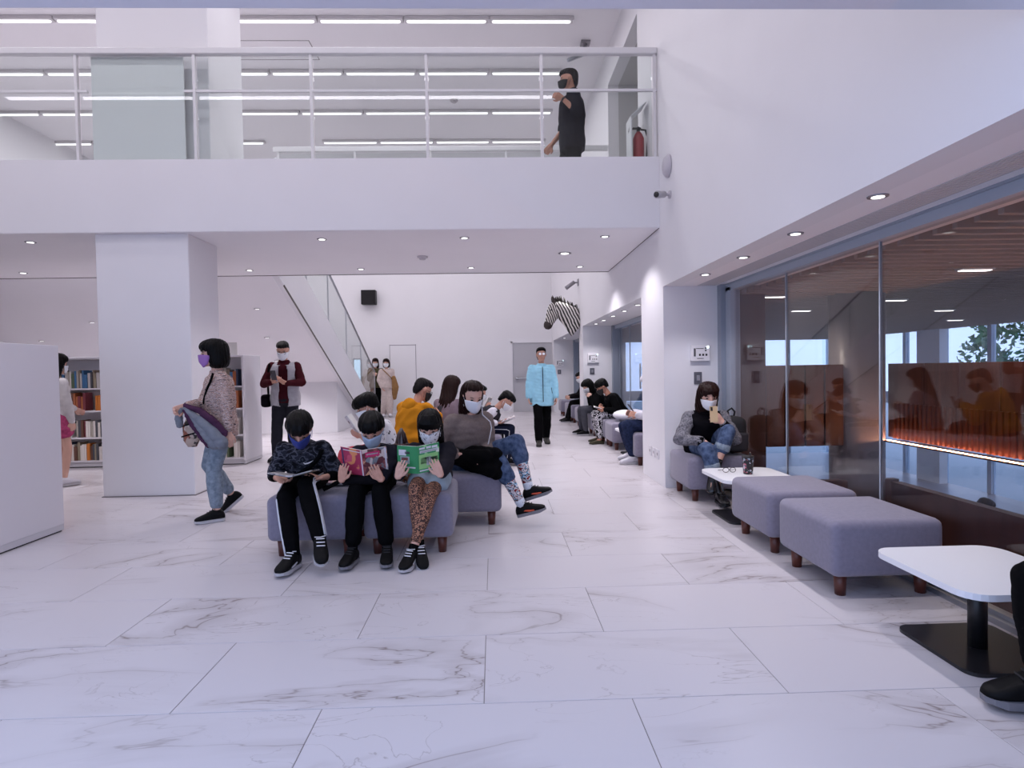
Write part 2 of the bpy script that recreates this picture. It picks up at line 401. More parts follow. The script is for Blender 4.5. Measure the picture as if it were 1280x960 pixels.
sr = thing('glass_railing', 'sloping glass railing running down the side of the staircase', 'railing', (SX, 13, 0))
def ptop(y): return 3.58-(y-9.34)*(3.58-.17)/(16.95-9.34)
ys = [9.5, 10.9, 12.3, 13.75, 15.2, 16.9]
for y in ys[1:]: q = MB(); q.box((SX-.06, y-.014, ptop(y)-.05), (SX-.04, y+.014, ptop(y)+1.12)); q.put('post', STEEL, sr)
for ya, yb in zip(ys[:-1], ys[1:]):
    q = MB(); q.add(*prism([(ya+.02, ptop(ya)), (yb-.02, ptop(yb)), (yb-.02, ptop(yb)+1.1), (ya+.02, ptop(ya)+1.1)], 0, SX-.055, SX-.045)); q.put('pane', CLEAR, sr)
q = MB(); q.cyl((SX-.05, 9.5, ptop(9.5)+1.12), (SX-.05, 16.95, ptop(16.95)+1.12), .022, n=10); q.put('handrail', STEEL, sr, True)

# ------------------------------------------------------------------ ceiling lights
GLOW = mat('lamp_glow', (.9, .9, .9), .4, emit=(1, .98, .97), es=2.6)
TUBE = mat('tube_glow', (.9, .9, .9), .4, emit=(1, .99, 1.0), es=1.05)
RING = mat('lamp_ring', '#8b888d', .35, metal=.4)
def downlight(x, y, z, label, group, r=.055, power=6, spot=None, col=WARM):
    t = thing('downlight', label, 'ceiling light', (x, y, z), group)
    V, F = loft([((x, y, z-.006), (r, 0, 0), (0, r, 0)), ((x, y, z+.001), (r*1.02, 0, 0), (0, r*1.02, 0))], 20); put('trim_ring', V, F, RING, t)
    V, F = loft([((x, y, z-.008), (r*.62, 0, 0), (0, r*.62, 0)), ((x, y, z-.002), (r*.62, 0, 0), (0, r*.62, 0))], 16); put('lens', V, F, GLOW, t)
    if power:
        l = bpy.data.lights.new('downlight_lamp', 'SPOT'); l.energy = power; l.color = col; l.spot_size = math.radians(spot or 120); l.spot_blend = .6; l.shadow_soft_size = .03
        o = bpy.data.objects.new('downlight_lamp', l); COL.objects.link(o); o.location = (0, 0, -.02); o.parent = t
ORD = ['first', 'second', 'third', 'fourth', 'fifth', 'sixth', 'seventh', 'eighth', 'ninth']
for y in (6.85, 8.84):
    for i, x in enumerate((1.3, -.3, -1.9, -3.5, -5.1, -6.7)):
        if (x, y) == (-3.5, 6.85): continue
        downlight(x, y, SLAB-.004, 'downlight beneath the balcony, %s row, %s from the right wall' % ('front' if y < 7 else 'rear', ORD[i]), 'downlights beneath the balcony', .055, 52)
downlight(.956, 7.82, SLAB-.004, 'larger round downlight between the two rows beneath the balcony', None, .085, 40)
for i, (x, y) in enumerate(((-3.95, 10.25), (-4.15, 11.2), (-4.3, 12.1), (-6.9, 10.6), (-8.2, 11.2), (-6.9, 12.4))):
    zz = under(y)-.006; downlight(x, y, zz, 'tiny downlight in the sloping stair underside, %s' % ['upper one right of the pillar', 'middle one right of the pillar', 'lower one right of the pillar', 'upper one left of the pillar', 'far left one', 'lower one left of the pillar'][i], 'downlights under the stairs', .05, 60)
for y in (3.04, 3.88, 4.70, 5.55): downlight(1.987, y, SOFF, 'downlight in the soffit by the big window, %s from the pier' % ORD[int(round((5.55-y)/.84))], 'soffit downlights by the big window', .05, 30, 125)
for y in (8.15, 9.0, 9.85, 10.7, 11.5): downlight(1.987, y, SOFF, 'downlight in the soffit of the second bay, %s from the nearer pier' % ORD[int(round((y-8.15)/.85))], 'soffit downlights of the second bay', .05, 26, 125)
for y in (13.4, 15, 16.6): downlight(1.987, y, SOFF, 'downlight in the soffit of the farthest bay, %s along' % ORD[int(round((y-13.4)/1.6))], 'soffit downlights of the farthest bay', .05, 26, 125)
tube_proto = None
for iy, y in enumerate(ATRIUM_ROWS[:4]):
    x = 1.19; k_ = -1
    while x > -8.2:
        k_ += 1
        if iy == 3 and -4.6 < x < -2.4 : x -= 1.17; continue
        if tube_proto is None:
            tube_proto = thing('tube_light', '', 'ceiling light', (x, y, CEIL), 'tube lights on the upper ceiling')
            q = MB(); q.add(*rbox((x-1.15, y-.055, CEIL-.05), (x, y+.055, CEIL), .006, 1)); q.put('housing', mat('tube_housing', '#cfcbcd', .5), tube_proto)
            q = MB(); q.cap((x-1.10, y-.0, CEIL-.052), (x-.06, y-.0, CEIL-.052), .024, n=10); q.put('tube', TUBE, tube_proto, True)
            t = tube_proto
        else: t = copy_tree(tube_proto)
        t.location = (x, y, CEIL)
        t['label'] = 'fluorescent tube light on the upper ceiling, %s row, %s from the right' % (['nearest', 'second', 'third', 'farthest'][iy], ORD[k_])
        x -= 1.17
for i, y in enumerate(HALL_ROWS+ATRIUM_ROWS[4:]):
    t = thing('unseen_tube_row', 'unseen added run of tube lights on the upper ceiling, %s' % ['over the entrance', 'over the ottomans', 'before the balcony', 'over the balcony edge', 'behind the four visible rows', 'over the stair foot', 'by the back wall'][i], 'ceiling light', (-3.5, y, CEIL), 'tube light rows out of the picture')  # fixtures added to go with the unseen light rows
    q = MB(); q.box((-8.1, y-.055, CEIL-.05), (1.1, y+.055, CEIL)); q.put('housing', MATS['tube_housing'], t)
    q = MB(); q.cap((-8.0, y, CEIL-.052), (1.0, y, CEIL-.052), .024, n=8); q.put('tube', TUBE, t, True)
for (x, y, z, lab) in ((-.9, 7.93, SLAB-.004, 'white smoke detector in the ceiling beneath the balcony'), (-.62, 10.9, CEIL, 'white smoke detector on the upper ceiling above the balcony')):
    q = MB(); q.add(*loft([((x, y, z), (.07, 0, 0), (0, .07, 0)), ((x, y, z-.02), (.068, 0, 0), (0, .068, 0)), ((x, y, z-.024), (.045, 0, 0), (0, .045, 0)), ((x, y, z-.045), (.038, 0, 0), (0, .038, 0))], 20)); tag(q.put('smoke_detector', mat('detector_white', '#b9b4b8', .5)), lab, 'smoke detector')
t = thing('ceiling_spotlight', 'grey bracket spotlight hanging from the upper ceiling near the right wall', 'spotlight', (1.45, 9.0, CEIL))
q = MB(); q.box((1.38, 8.93, CEIL-.03), (1.52, 9.07, CEIL)); q.put('mount', RING, t)
q = MB(); q.cap((1.45, 9, CEIL-.03), (1.44, 9, CEIL-.16), .03); q.put('arm', RING, t, True)
q = MB(); q.cap((1.44, 9, CEIL-.17), (1.2, 9, CEIL-.26), .03); q.put('lamp_head', STEEL, t, True)

# ------------------------------------------------------------------ glass bays and the cafe behind
PANE = glass('window_pane', (.93, .92, .92), 1.52, 0, 1.1)
FRAME = mat('window_metal', (.30, .33, .39), .4, metal=.3)
FRAMEL = mat('window_metal_pale', (.36, .40, .47), .45, metal=.1)
def bay(ya, yb, n, nm, joints=None):
    w_ = struct(thing(nm, None, None, (GX, (ya+yb)/2, 0)))
    q = MB(); q.box((GX-.05, ya, 2.075), (GX+.05, yb, 2.135)); q.put('header', FRAMEL, w_)
    q = MB(); q.box((GX-.06, ya, 2.135), (GX+.06, yb, SOFF)); q.put('header_shadow_gap', FRAME, w_)
    q = MB(); q.box((GX-.06, ya, 0), (GX-.02, yb, .03)); q.box((GX-.02, ya, 0), (GX+.03, yb, .05)); q.put('floor_track', STEEL, w_)
    js = joints or [ya+.22+(yb-ya-.22)*i/n for i in range(n+1)]
    for a, b in zip(js[:-1], js[1:]):
        q = MB(); q.box((GX-.006, min(a, b)+.006, .04), (GX+.006, max(a, b)-.006, 2.08)); q.put('pane', PANE, w_)
        q = MB(); q.box((GX-.008, max(a, b)-.006, .04), (GX+.008, max(a, b)+.006, 2.08)); q.put('pane_joint', FRAMEL, w_)
    return w_
w1 = bay(-3, 6.35, 4, 'window_1', [-2.4, -1.16, .08, 1.32, 2.56, 3.80, 5.04, 6.14])
q = MB(); q.box((GX-.10, 6.25, 0), (GX+.06, 6.35, SOFF)); q.put('frame_jamb', FRAME, w1)
q = MB(); q.box((GX-.05, 6.12, 0), (GX+.05, 6.25, SOFF-.04)); q.put('frame_stile', FRAMEL, w1)
for ya, yb, nm, js in ((7.3, 12.1, 'window_3', [7.4, 8.6, 9.75, 10.9, 11.75]), (12.62, 17.95, 'window_4', [12.7, 14.0, 15.3, 16.6, 17.6])):
    wv = bay(ya, yb, 3, nm, js)
    q = MB(); q.box((GX-.10, yb-.12, 0), (GX+.06, yb, SOFF)); q.put('frame_jamb', FRAME, wv)
    for yy in js[1:3]: q = MB(); q.box((GX-.03, yy-.09, 0), (GX+.03, yy+.09, 2.08)); q.put('frame_stile', FRAMEL, wv)
    q = MB(); q.cap((GX-.06, js[2]+.16, .95), (GX-.06, js[2]+.16, 1.35), .014); q.put('pull_handle', STEEL, wv, True)
# linear air grille in the soffit
gr = struct(thing('trim_6', None, None, (2.2, 3, SOFF)))
for i in range(9): q = MB(); q.box((2.17+.022*i, -2, SOFF-.004), (2.17+.022*i+.013, 6.30, SOFF+.002)); q.put('grille_slat', mat('grille_grey', (.52, .51, .54), .5), gr)
# cafe shell
WOOD = None
def wood(name, c1, c2, rough=.45, scale=(1, 1, 1)):
    m, nt, b = new_mat(name); co = coords(nt, scale)
    nz = N(nt, 'ShaderNodeTexNoise', Scale=5.0, Detail=6.0, Distortion=.6); L(nt, co, nz.inputs['Vector'])
    L(nt, ramp(nt, nz.outputs[0], [(.3, c1), (.7, c2)]), b.inputs['Base Color']); b.inputs['Roughness'].default_value = rough
    return m
BROWN = wood('cafe_brown', hexc('#4a2a24'), hexc('#5e3a31'), .5, (1, 1, .2))
BROWN2 = wood('cafe_brown_panel', hexc('#4b2820'), hexc('#64382b'), .4, (1, 3, .15))
TAUPE = mat('baffle_taupe', '#9a8a83', .6, var=.05)
CDARK = mat('cafe_dark', '#3a322f', .8)
CX, CFZ = 12.0, -1.9
c_ = MB(); c_.box((GX+.1, -3, CFZ-.1), (CX, 21.5, CFZ)); struct(c_.put('floor_cafe', mat('cafe_floor', '#8f8b92', .35)))
c_ = MB(); c_.box((GX+.05, -3, CFZ), (GX+.1, 21.5, -.02)); c_.box((GX+.1, -3.1, CFZ), (CX, -3, 2.45)); struct(c_.put('wall_cafe_near', BROWN))
c_ = MB(); c_.box((GX+.12, -3, 2.42), (CX, 21.5, 2.52)); cafe_ceiling = struct(c_.put('ceiling_cafe', CDARK, origin=(3.08, 0, 2.42)))
V, F = rbox((0, -.022, -.24), (CX-3.1, .022, 0), .004, 1); fin = mesh_of('ceiling_baffle', V, F, TAUPE)
for i in range(104): o = put_mesh('ceiling_baffle', fin, cafe_ceiling, (0, 2.1+.182*i, 0))
for x, y in ((4.6, 5.6), (5.6, 8.2), (5.0, 9.6), (7.4, 7.6), (7.6, 9.9), (9.2, 8.9), (3.6, 7.6), (9.6, 12.2)):
    t = thing('cafe_downlight', 'small rectangular light in the slatted ceiling behind the glass, %s' % {5.6: 'nearest one', 8.2: 'near the grey pillar', 9.6: 'just past the grey pillar', 7.6: 'over the void' if x > 5 else 'close to the glass', 9.9: 'over the lower desk', 8.9: 'nearest the outer windows', 12.2: 'farthest one'}[y], 'ceiling light', (x, y, 2.18), 'lights in the slatted ceiling')
    q = MB(); q.box((x-.16, y-.05, 2.165), (x+.16, y+.05, 2.185)); q.put('frame', MATS['tube_housing'], t)
    q = MB(); q.box((x-.14, y-.035, 2.158), (x+.14, y+.035, 2.166)); q.put('lens', GLOW, t)
    l = bpy.data.lights.new('cafe_lamp', 'SPOT'); l.energy = 45; l.color = (1, .86, .72); l.spot_size = 2.6; l.spot_blend = .8; l.shadow_soft_size = .1
    o = bpy.data.objects.new('cafe_lamp', l); COL.objects.link(o); o.parent = t; o.location = (0, 0, -.05)
# wooden balustrade with ribs and a light strip under it, on two sides of the void
bw = struct(thing('wall_cafe_side', None, None, (5.0, 4, 0)))
q = MB(); q.box((5.0, -3, CFZ), (5.12, 7.4, -.2)); q.put('lower_wall', BROWN, bw)
q = MB(); q.box((5.03, -3, .36), (5.10, 7.5, 1.29)); q.put('backing', BROWN, bw)
y = 7.36
while y > -.5:
    q = MB(); q.add(*rbox((5.0, y-.52, .36), (5.03, y-.01, 1.29), .004, 1)); q.put('wood_panel', BROWN2, bw); y -= .53
ribs = MB()
for i in range(96): ribs.box((4.975, 7.3-.075*i, .36), (5.0, 7.3-.075*i+.03, .80))
o = ribs.put('ribs', BROWN2, bw); o['kind'] = 'stuff'
q = MB(); q.box((4.945, -3, .326), (4.955, 7.4, .331)); q.put('light_strip', mat('strip_glow', (1, .8, .6), .4, emit=(1, .46, .25), es=120), bw)
q = MB(); q.box((4.90, -3, .31), (5.10, 7.4, .325)); q.put('strip_shelf', BROWN, bw)
be = struct(thing('wall_cafe_end', None, None, (3.4, 7.4, 0)))
q = MB(); q.box((GX+.1, 7.4, CFZ), (3.40, 7.5, 2.42)); q.box((3.40, 7.4, CFZ), (5.1, 7.5, -.17)); q.put('lower_wall', BROWN, be)
q = MB(); q.box((3.40, 7.43, .27), (4.40, 7.5, 1.29)); q.put('backing', BROWN, be)
for i in range(4): q = MB(); q.add(*rbox((3.41+.25*i, 7.40, .27), (3.64+.25*i, 7.43, 1.29), .004, 1)); q.put('wood_panel', BROWN2, be)
q = MB(); q.add(*plate(4.68, 7.6, .62, .5, .2, CFZ, 2.42)); struct(q.put('pillar_cafe', mat('cafe_pillar_grey', '#8b8790', .4), None, True))
# outer window walls of the cafe
wv = struct(thing('window_5', None, None, (CX, 8, 0)))
OUTF = mat('outer_frame', (.42, .50, .62), .5)
OUTG = glass('outer_glass', (.93, .97, 1), 1.3)
y = 0.6
while y < 21.4:
    q = MB(); q.box((CX-.06, y-.06, CFZ), (CX+.06, y+.06, 2.42)); q.put('mullion', OUTF, wv)
    q = MB(); q.box((CX-.008, y+.06, CFZ), (CX+.008, y+1.44, 2.42)); q.put('pane', OUTG, wv); y += 1.5
for yy in (15.4, 19.6): q = MB(); q.box((CX-.3, yy, CFZ), (CX-.08, yy+.85, 2.42)); q.put('white_column', WH, wv)
q = MB(); q.box((CX-.05, -3, .1), (CX+.05, 21.5, .45)); q.put('spandrel', OUTF, wv)
wv = struct(thing('window_6', None, None, (8, 21.5, 0)))
for i in range(7): x = 3.2+1.5*i; q = MB(); q.box((x-.06, 21.44, CFZ), (x+.06, 21.56, 2.42)); q.put('mullion', OUTF, wv); q = MB(); q.box((x+.06, 21.49, CFZ), (x+1.44, 21.51, 2.42)); q.put('pane', OUTG, wv)
q = MB(); q.box((GX, 21.45, .1), (CX, 21.55, .45)); q.put('spandrel', OUTF, wv)
g_ = MB(); g_.box((CX+.2, -10, CFZ-.4), (60, 60, CFZ-.2)); g_.box((-10, 21.8, CFZ-.4), (CX+.2, 60, CFZ-.2)); struct(g_.put('ground_outside', mat('paving_outside', '#9aa0a6', .8)))
# tree beyond the cafe windows
def tree(x, y, h, label):
    t = thing('tree', label, 'tree', (x, y, CFZ-.2))
    z0 = CFZ-.2; q = MB(); q.add(*tube([(x, y, z0), (x+.05, y, z0+h*.35), (x-.05, y+.1, z0+h*.7)], [.16, .12, .06], 8))
    for k in range(5): a = k*1.3; q.add(*tube([(x, y, z0+h*(.35+.06*k)), (x+1.0*math.cos(a), y+1.0*math.sin(a), z0+h*(.55+.07*k))], [.06, .02], 6))
    q.put('trunk', mat('bark', '#4d4136', .9), t, True)
    V = []; F = []
    for i in range(2600):
        d = nrm(rng.normal(size=3)); rad = rng.uniform(.55, 1)**.5
        c = A(x, y, z0+h*.68)+d*rad*A(1.5, 1.7, h*.36)*(1+.2*math.sin(5*d[0]+7*d[2]))
        u = nrm(rng.normal(size=3)); v = nrm(np.cross(u, rng.normal(size=3))); s_ = rng.uniform(.08, .15); n0 = len(V)
        V += [c-u*s_, c+v*s_*.5, c+u*s_, c-v*s_*.5]; F.append((n0, n0+1, n0+2, n0+3))
    o = put('foliage', np.array(V), F, mat('leaf_green', '#3f6b48', .6, var=.3, vs=3), t); o['kind'] = 'stuff'
tree(16.2, 17.5, 5.6, 'green leafy tree seen through the far window at the right edge')
# ================================================================== FURNITURE AND FITTINGS
FELT = mat('grey_felt', (.205, .188, .25), .9, var=.08, vs=40, bmp=.25, bs=500, sheen=.25)
LEGW = wood('leg_wood', hexc('#4a221b'), hexc('#6b3527'), .4, (1, 1, .2))
otto_proto = None
def ottoman(x0, y0, label, group, w=.63, d=.65):
    global otto_proto
    if otto_proto is None:
        t = otto_proto = thing('ottoman', label, 'ottoman', (0, 0, 0), group)
        V, F = rbox((0, 0, .115), (w, d, .43), .045, 4)
        V = np.array(V)                                     # slight crown on the seat and sag of the sides
        for v in V:
            if v[2] > .40: v[2] += .012*(1-((v[0]-w/2)/(w/2))**2)*(1-((v[1]-d/2)/(d/2))**2)
        put('cushion', V, F, FELT, t, True)
        for lx, ly in ((.085, .085), (w-.085, .085), (.085, d-.085), (w-.085, d-.085)):
            V, F = loft([((lx, ly, 0), (.028, 0, 0), (0, .028, 0)), ((lx, ly, .12), (.036, 0, 0), (0, .036, 0))], 14); put('leg', V, F, LEGW, t, True)
    else: t = copy_tree(otto_proto)
    t.location = (x0, y0, 0); tag(t, label, 'ottoman', group); return t
G1 = 'grey felt ottomans of the reading island'
ottoman(-1.60, 4.20, 'grey felt ottoman under the person in the camouflage shirt', G1)
ottoman(-.93, 4.20, 'grey felt ottoman under the two children holding up comics', G1)
ottoman(-.58, 4.93, 'grey felt ottoman under the person in the taupe sweater', G1)
ottoman(-1.60, 5.62, 'grey felt ottoman under the reader in coral shorts', G1)
ottoman(-1.28, 6.55, 'grey felt ottoman under the person in the mustard hoodie', G1)
ottoman(-.92, 7.25, 'grey felt ottoman under the person in the mauve top', G1)
ottoman(-.56, 6.55, 'empty grey felt ottoman behind the person in the taupe sweater', G1)
ottoman(-.53, 7.90, 'grey felt ottoman under the person in the dark vest', G1)
ottoman(-.60, 8.60, 'grey felt ottoman under the farthest reading person of the island', G1)
G2 = 'grey felt ottomans along the window bays'
ottoman(1.84, 3.20, 'nearest empty grey felt ottoman by the window, beside the white table', G2)
ottoman(1.84, 3.98, 'empty grey felt ottoman in the window bay, second from the front', G2)
ottoman(1.84, 5.62, 'grey felt ottoman under the person taking a photo with a phone', G2)
ottoman(1.84, 1.24, 'grey felt ottoman under the seated person cut by the right edge', G2)
ottoman(1.84, 7.78, 'grey felt ottoman under the person in the white hoodie', G2)
ottoman(1.84, 9.30, 'grey felt ottoman in the second bay with the white pillow', G2)
ottoman(1.84, 9.98, 'grey felt ottoman under the person in patterned trousers', G2)
ottoman(1.84, 11.30, 'grey felt ottoman under the reader in the black hoodie', G2)
ottoman(1.84, 13.0, 'grey felt ottoman in the farthest bay, just past the pier', G2)
ottoman(1.84, 14.2, 'grey felt ottoman under the dark jacketed person in the farthest bay', G2)
ottoman(1.84, 14.9, 'grey felt ottoman in the middle of the farthest bay', G2)
ottoman(1.84, 16.4, 'grey felt ottoman at the end of the corridor by the grey door', G2)

TOPW = mat('table_white', (.80, .80, .83), .35)
def side_table(cx, cy, label, group='white side tables'):
    t = thing('side_table', label, 'table', (cx, cy, 0), group)
    V, F = plate(cx, cy, .62, .64, .10, .345, .372); put('table_top', V, F, TOPW, t)
    V, F = loft([((cx-.02, cy, .018), (.037, 0, 0), (0, .037, 0)), ((cx-.02, cy, .345), (.037, 0, 0), (0, .037, 0))], 20); put('column', V, F, BLACKM, t, True)
    V, F = plate(cx-.01, cy, .46, .48, .06, 0, .016); put('base_plate', V, F, BLACKM, t)
side_table(2.17, 2.60, 'nearest white side table with black pedestal at the right edge')
side_table(2.15, 5.03, 'white side table holding the tumbler and eyeglasses')
side_table(-1.28, 5.24, 'white side table between the ottomans behind the front readers', )
side_table(2.15, 8.86, 'white side table in the second bay behind the white hoodie')

# ------------------------------------------------------------------ bookcases
SHELFW = mat('bookcase_white', (.74, .71, .74), .5)
BOOKC = ['#6a4638', '#8a7a6a', '#3f6f9a', '#b0a79c', '#a85f38', '#c9762f', '#4b4b52', '#c6c0bd', '#7a3540', '#d8d0c8', '#5b6b50', '#2f3a55', '#e0d8d2', '#90846f']
BM = [mat('book_cover_%d' % i, c, .6) for i, c in enumerate(BOOKC)]
BN = ['brown', 'tan', 'blue', 'grey', 'rust', 'orange', 'charcoal', 'silver', 'maroon', 'cream', 'olive', 'navy', 'white', 'khaki']
PAPER = mat('paper', (.78, .76, .74), .8)
def bookcase(x0, x1, y0, y1, h, label, zs, unit=.92):
    t = thing('bookcase', label, 'bookcase', ((x0+x1)/2, y0, 0))
    q = MB(); q.add(*rbox((x1-.03, y0, .06), (x1, y1, h), .004, 1)); q.put('end_panel', SHELFW, t)
    q = MB(); q.box((x1-.032, y0+.004, .012), (x1-.003, y1-.004, .06)); q.box((x0, y0+.03, .012), (x1-.03, y1-.03, .09)); q.put('plinth', mat('plinth_grey', (.62, .60, .63), .5), t)
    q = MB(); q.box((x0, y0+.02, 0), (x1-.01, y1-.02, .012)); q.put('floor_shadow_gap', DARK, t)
    q = MB(); q.add(*rbox((x0, y0, h-.03), (x1-.03, y1, h), .003, 1)); q.put('top_board', SHELFW, t)
    q = MB(); q.box((x0, (y0+y1)/2-.01, .09), (x1-.03, (y0+y1)/2+.01, h-.03)); q.put('centre_panel', SHELFW, t)
    for z in zs: q = MB(); q.box((x0, y0+.01, z-.022), (x1-.03, y1-.01, z)); q.put('shelf', SHELFW, t)
    x = x1-.03-unit
    while x > x0: q = MB(); q.box((x-.012, y0+.008, .09), (x+.012, y1-.008, h-.03)); q.put('divider', SHELFW, t); x -= unit
    return t
Z1 = [.10, .43, .81, 1.13]
bookcase(-7.8, -3.56, 8.68, 9.30, 1.57, 'white bookcase behind the square pillar, books showing on its left', Z1, 1.4)
bookcase(-6.4, -3.63, 4.46, 5.14, 1.555, 'large white bookcase end panel at the left edge of the picture', [.12, .45, .80, 1.13])
def books(xa, xb, yf, zs, hmax, where, group):
    for si, z in enumerate(zs):
        x = xa; seen = {}
        while x < xb-.03:
            if rng.random() < .10: x += .07; continue
            wd = rng.uniform(.018, .045); hh = rng.uniform(.19, hmax); dp = rng.uniform(.14, .19); ci = int(rng.integers(len(BM)))
            if si == 2 and rng.random() < .6: ci = [4, 5, 0][int(rng.integers(3))]
            if si == 3 and rng.random() < .4: ci = [2, 7, 3][int(rng.integers(3))]
            if si <= 1 and rng.random() < .6: ci = [7, 9, 12, 6][int(rng.integers(4))]
            yy = yf+.03+rng.uniform(0, .02)
            q = MB(); q.box((x, yy, z), (x+wd, yy+dp, z+hh)); q.box((x-.0, yy-.002, z+hh*.7), (x+wd, yy, z+hh*.8))
            seen[ci] = seen.get(ci, 0)+1
            tag(q.put('book', BM[ci]), '%s %s book from the left, %s shelf, %s' % (ORD[min(seen[ci]-1, 8)], BN[ci], ['bottom', 'lower', 'middle', 'upper'][si], where), 'book', group)
            x += wd+.003
books(-6.45, -5.55, 8.68, Z1, .26, 'bookcase left of the pillar', 'books in the bookcase left of the pillar')
books(-3.98, -3.64, 8.68, Z1, .26, 'bookcase right of the pillar', 'books in the bookcase right of the pillar')
books(-4.1, -3.70, 4.46, [.12, .45], .25, 'bookcase at the left edge', 'books in the bookcase at the left edge')
q = MB(); q.box((-3.84, 8.80, 1.57), (-3.69, 8.83, 1.585)); q.box((-3.835, 8.812, 1.585), (-3.695, 8.818, 1.755)); tag(q.put('sign_card', PAPER), 'white sign card standing on top of the bookcase by the pillar', 'sign')

# ------------------------------------------------------------------ wall fittings
t = thing('wall_speaker', 'black square loudspeaker mounted high on the white back wall', 'speaker', (-3.70, BACK, 3.3))
q = MB(); q.add(*rbox((-3.91, BACK-.30, 3.32), (-3.48, BACK-.06, 3.75), .012, 2)); q.put('cabinet', mat('speaker_black', '#121114', .6), t)
q = MB(); q.box((-3.895, BACK-.306, 3.335), (-3.495, BACK-.30, 3.735)); q.put('grille', mat('speaker_grille', '#1b191c', .9, bmp=.6, bs=300), t)
q = MB(); q.box((-3.75, BACK-.06, 3.45), (-3.65, BACK, 3.62)); q.put('bracket', BLACKM, t)
q = MB(); q.add(*loft([((WX, 6.10, 3.335), (0, .105, 0), (0, 0, .115)), ((WX-.02, 6.10, 3.335), (0, .105, 0), (0, 0, .115)), ((WX-.05, 6.10, 3.335), (0, .075, 0), (0, 0, .085)), ((WX-.055, 6.10, 3.335), (0, .02, 0), (0, 0, .02))], 24))
tag(q.put('wall_disc', mat('disc_white', '#c4bfc6', .5), None, True), 'round white wall sounder beside the balcony corner', 'wall alarm')
t = thing('security_camera', 'small grey bullet security camera on the wall below the balcony corner', 'camera', (WX, 6.06, 3.03))
q = MB(); q.cyl((WX, 6.06, 3.035), (WX-.015, 6.06, 3.035), .04, n=18); q.put('base', MATS['disc_white'], t, True)
q = MB(); q.cap((WX-.01, 6.06, 3.035), (WX-.08, 6.04, 3.035), .014); q.put('arm', MATS['disc_white'], t, True)
q = MB(); q.cyl((WX-.07, 6.05, 3.035), (WX-.17, 5.95, 3.005), .034, .036, 18); q.put('housing', mat('camera_grey', '#b5b2b6', .4), t, True)
q = MB(); q.cyl((WX-.17, 5.95, 3.005), (WX-.176, 5.944, 3.003), .027, .027, 18); q.put('lens', mat('lens_black', '#1a1718', .15), t, True)
t = thing('wall_spotlight', 'slim grey spotlight bracketed to the wall above the zebra head', 'spotlight', (WX, 12.6, 3.1))
q = MB(); q.box((WX-.02, 12.54, 3.03), (WX, 12.66, 3.17)); q.put('base', RING, t)
q = MB(); q.cap((WX-.02, 12.6, 3.1), (WX-.10, 12.6, 3.1), .016); q.put('arm', RING, t, True)
q = MB(); q.cyl((WX-.09, 12.6, 3.11), (WX-.27, 12.58, 2.98), .04, .042, 14); q.put('lamp_head', RING, t, True)
l = bpy.data.lights.new('zebra_spot', 'SPOT'); l.energy = 10; l.spot_size = 1.2; l.spot_blend = .7; l.shadow_soft_size = .03
o = bpy.data.objects.new('zebra_spot', l); COL.objects.link(o); o.parent = t; o.location = (-.29, -.02, -.14); o.rotation_euler = (0, math.radians(10), 0)
def intercom(x, y, z, s, where):
    t = thing('control_panel', 'white control panel with small buttons on the pier %s' % where, 'control panel', (x, y, z-.085))
    q = MB(); q.add(*rbox((x-.10*s, y-.05, z-.085*s), (x+.10*s, y, z+.085*s), .006, 2)); q.put('casing', mat('panel_white', (.80, .78, .80), .4), t)
    for i in range(3): q = MB(); q.box((x+(-.01+.035*i)*s-.009, y-.054, z-.03*s), (x+(-.01+.035*i)*s+.009, y-.05, z-.008*s)); q.put('button', BLACKM, t)
    for i in range(2): q = MB(); q.box((x+.045*s, y-.054, z+(.02+.025*i)*s), (x+.06*s, y-.05, z+(.035+.025*i)*s)); q.put('button', BLACKM, t)
    q = MB(); q.box((x-.075*s, y-.054, z-.035*s), (x-.055*s, y-.05, z+.05*s)); q.put('slot', mat('slot_grey', '#4e4c52', .5), t)
    q = MB(); q.add(*ellipsoid((x+.075*s, y-.052, z+.062*s), [(.013, 0, 0), (0, .006, 0), (0, 0, .013)])); q.put('indicator', mat('indicator_glow', (.7, .9, 1), .3, emit=(.7, .95, 1), es=3), t, True)
    q = MB(); q.box((x-.05*s, y-.053, z+.045*s), (x+.03*s, y-.05, z+.052*s)); q.box((x-.04*s, y-.053, z-.06*s), (x+.03*s, y-.05, z-.053*s)); q.put('printed_lines', MATS['slot_grey'], t)
    t2 = thing('switch_plate', 'grey metal switch plate below the panel on the pier %s' % where, 'switch', (x-.02, y, z-.33))
    q = MB(); q.add(*rbox((x-.06*s, y-.012, z-.33), (x+.025*s, y, z-.20), .003, 1)); q.put('plate', mat('switch_metal', '#6f7078', .35, metal=.6), t2)
    q = MB(); q.add(*rbox((x-.035*s, y-.020, z-.295), (x+.0*s, y-.012, z-.235), .003, 1)); q.put('rocker', mat('switch_light', '#8f9098', .4), t2)
intercom(2.20, 6.35, 1.435, 1.0, 'beside the person taking a photo')
intercom(2.02, 12.10, 1.50, 1.1, 'behind the black hoodie')
intercom(2.0, 17.95, 1.47, 1.2, 'beside the grey corridor door')
for i, y in enumerate((6.62, 6.78, 6.94)):
    t = thing('wall_socket', ['white wall socket low on the pier, nearest of three', 'white wall socket low on the pier, middle of three', 'white wall socket low on the pier, farthest of three'][i], 'socket', (WX, y, .3), 'sockets on the pier')
    q = MB(); q.add(*rbox((WX-.008, y-.05, .27), (WX, y+.05, .38), .003, 1)); q.put('plate', mat('socket_white', (.72, .70, .73), .4), t)
    q = MB(); q.box((WX-.010, y-.02, .31), (WX-.008, y+.02, .34)); q.put('inlet', mat('socket_grey', '#9a969c', .5), t)
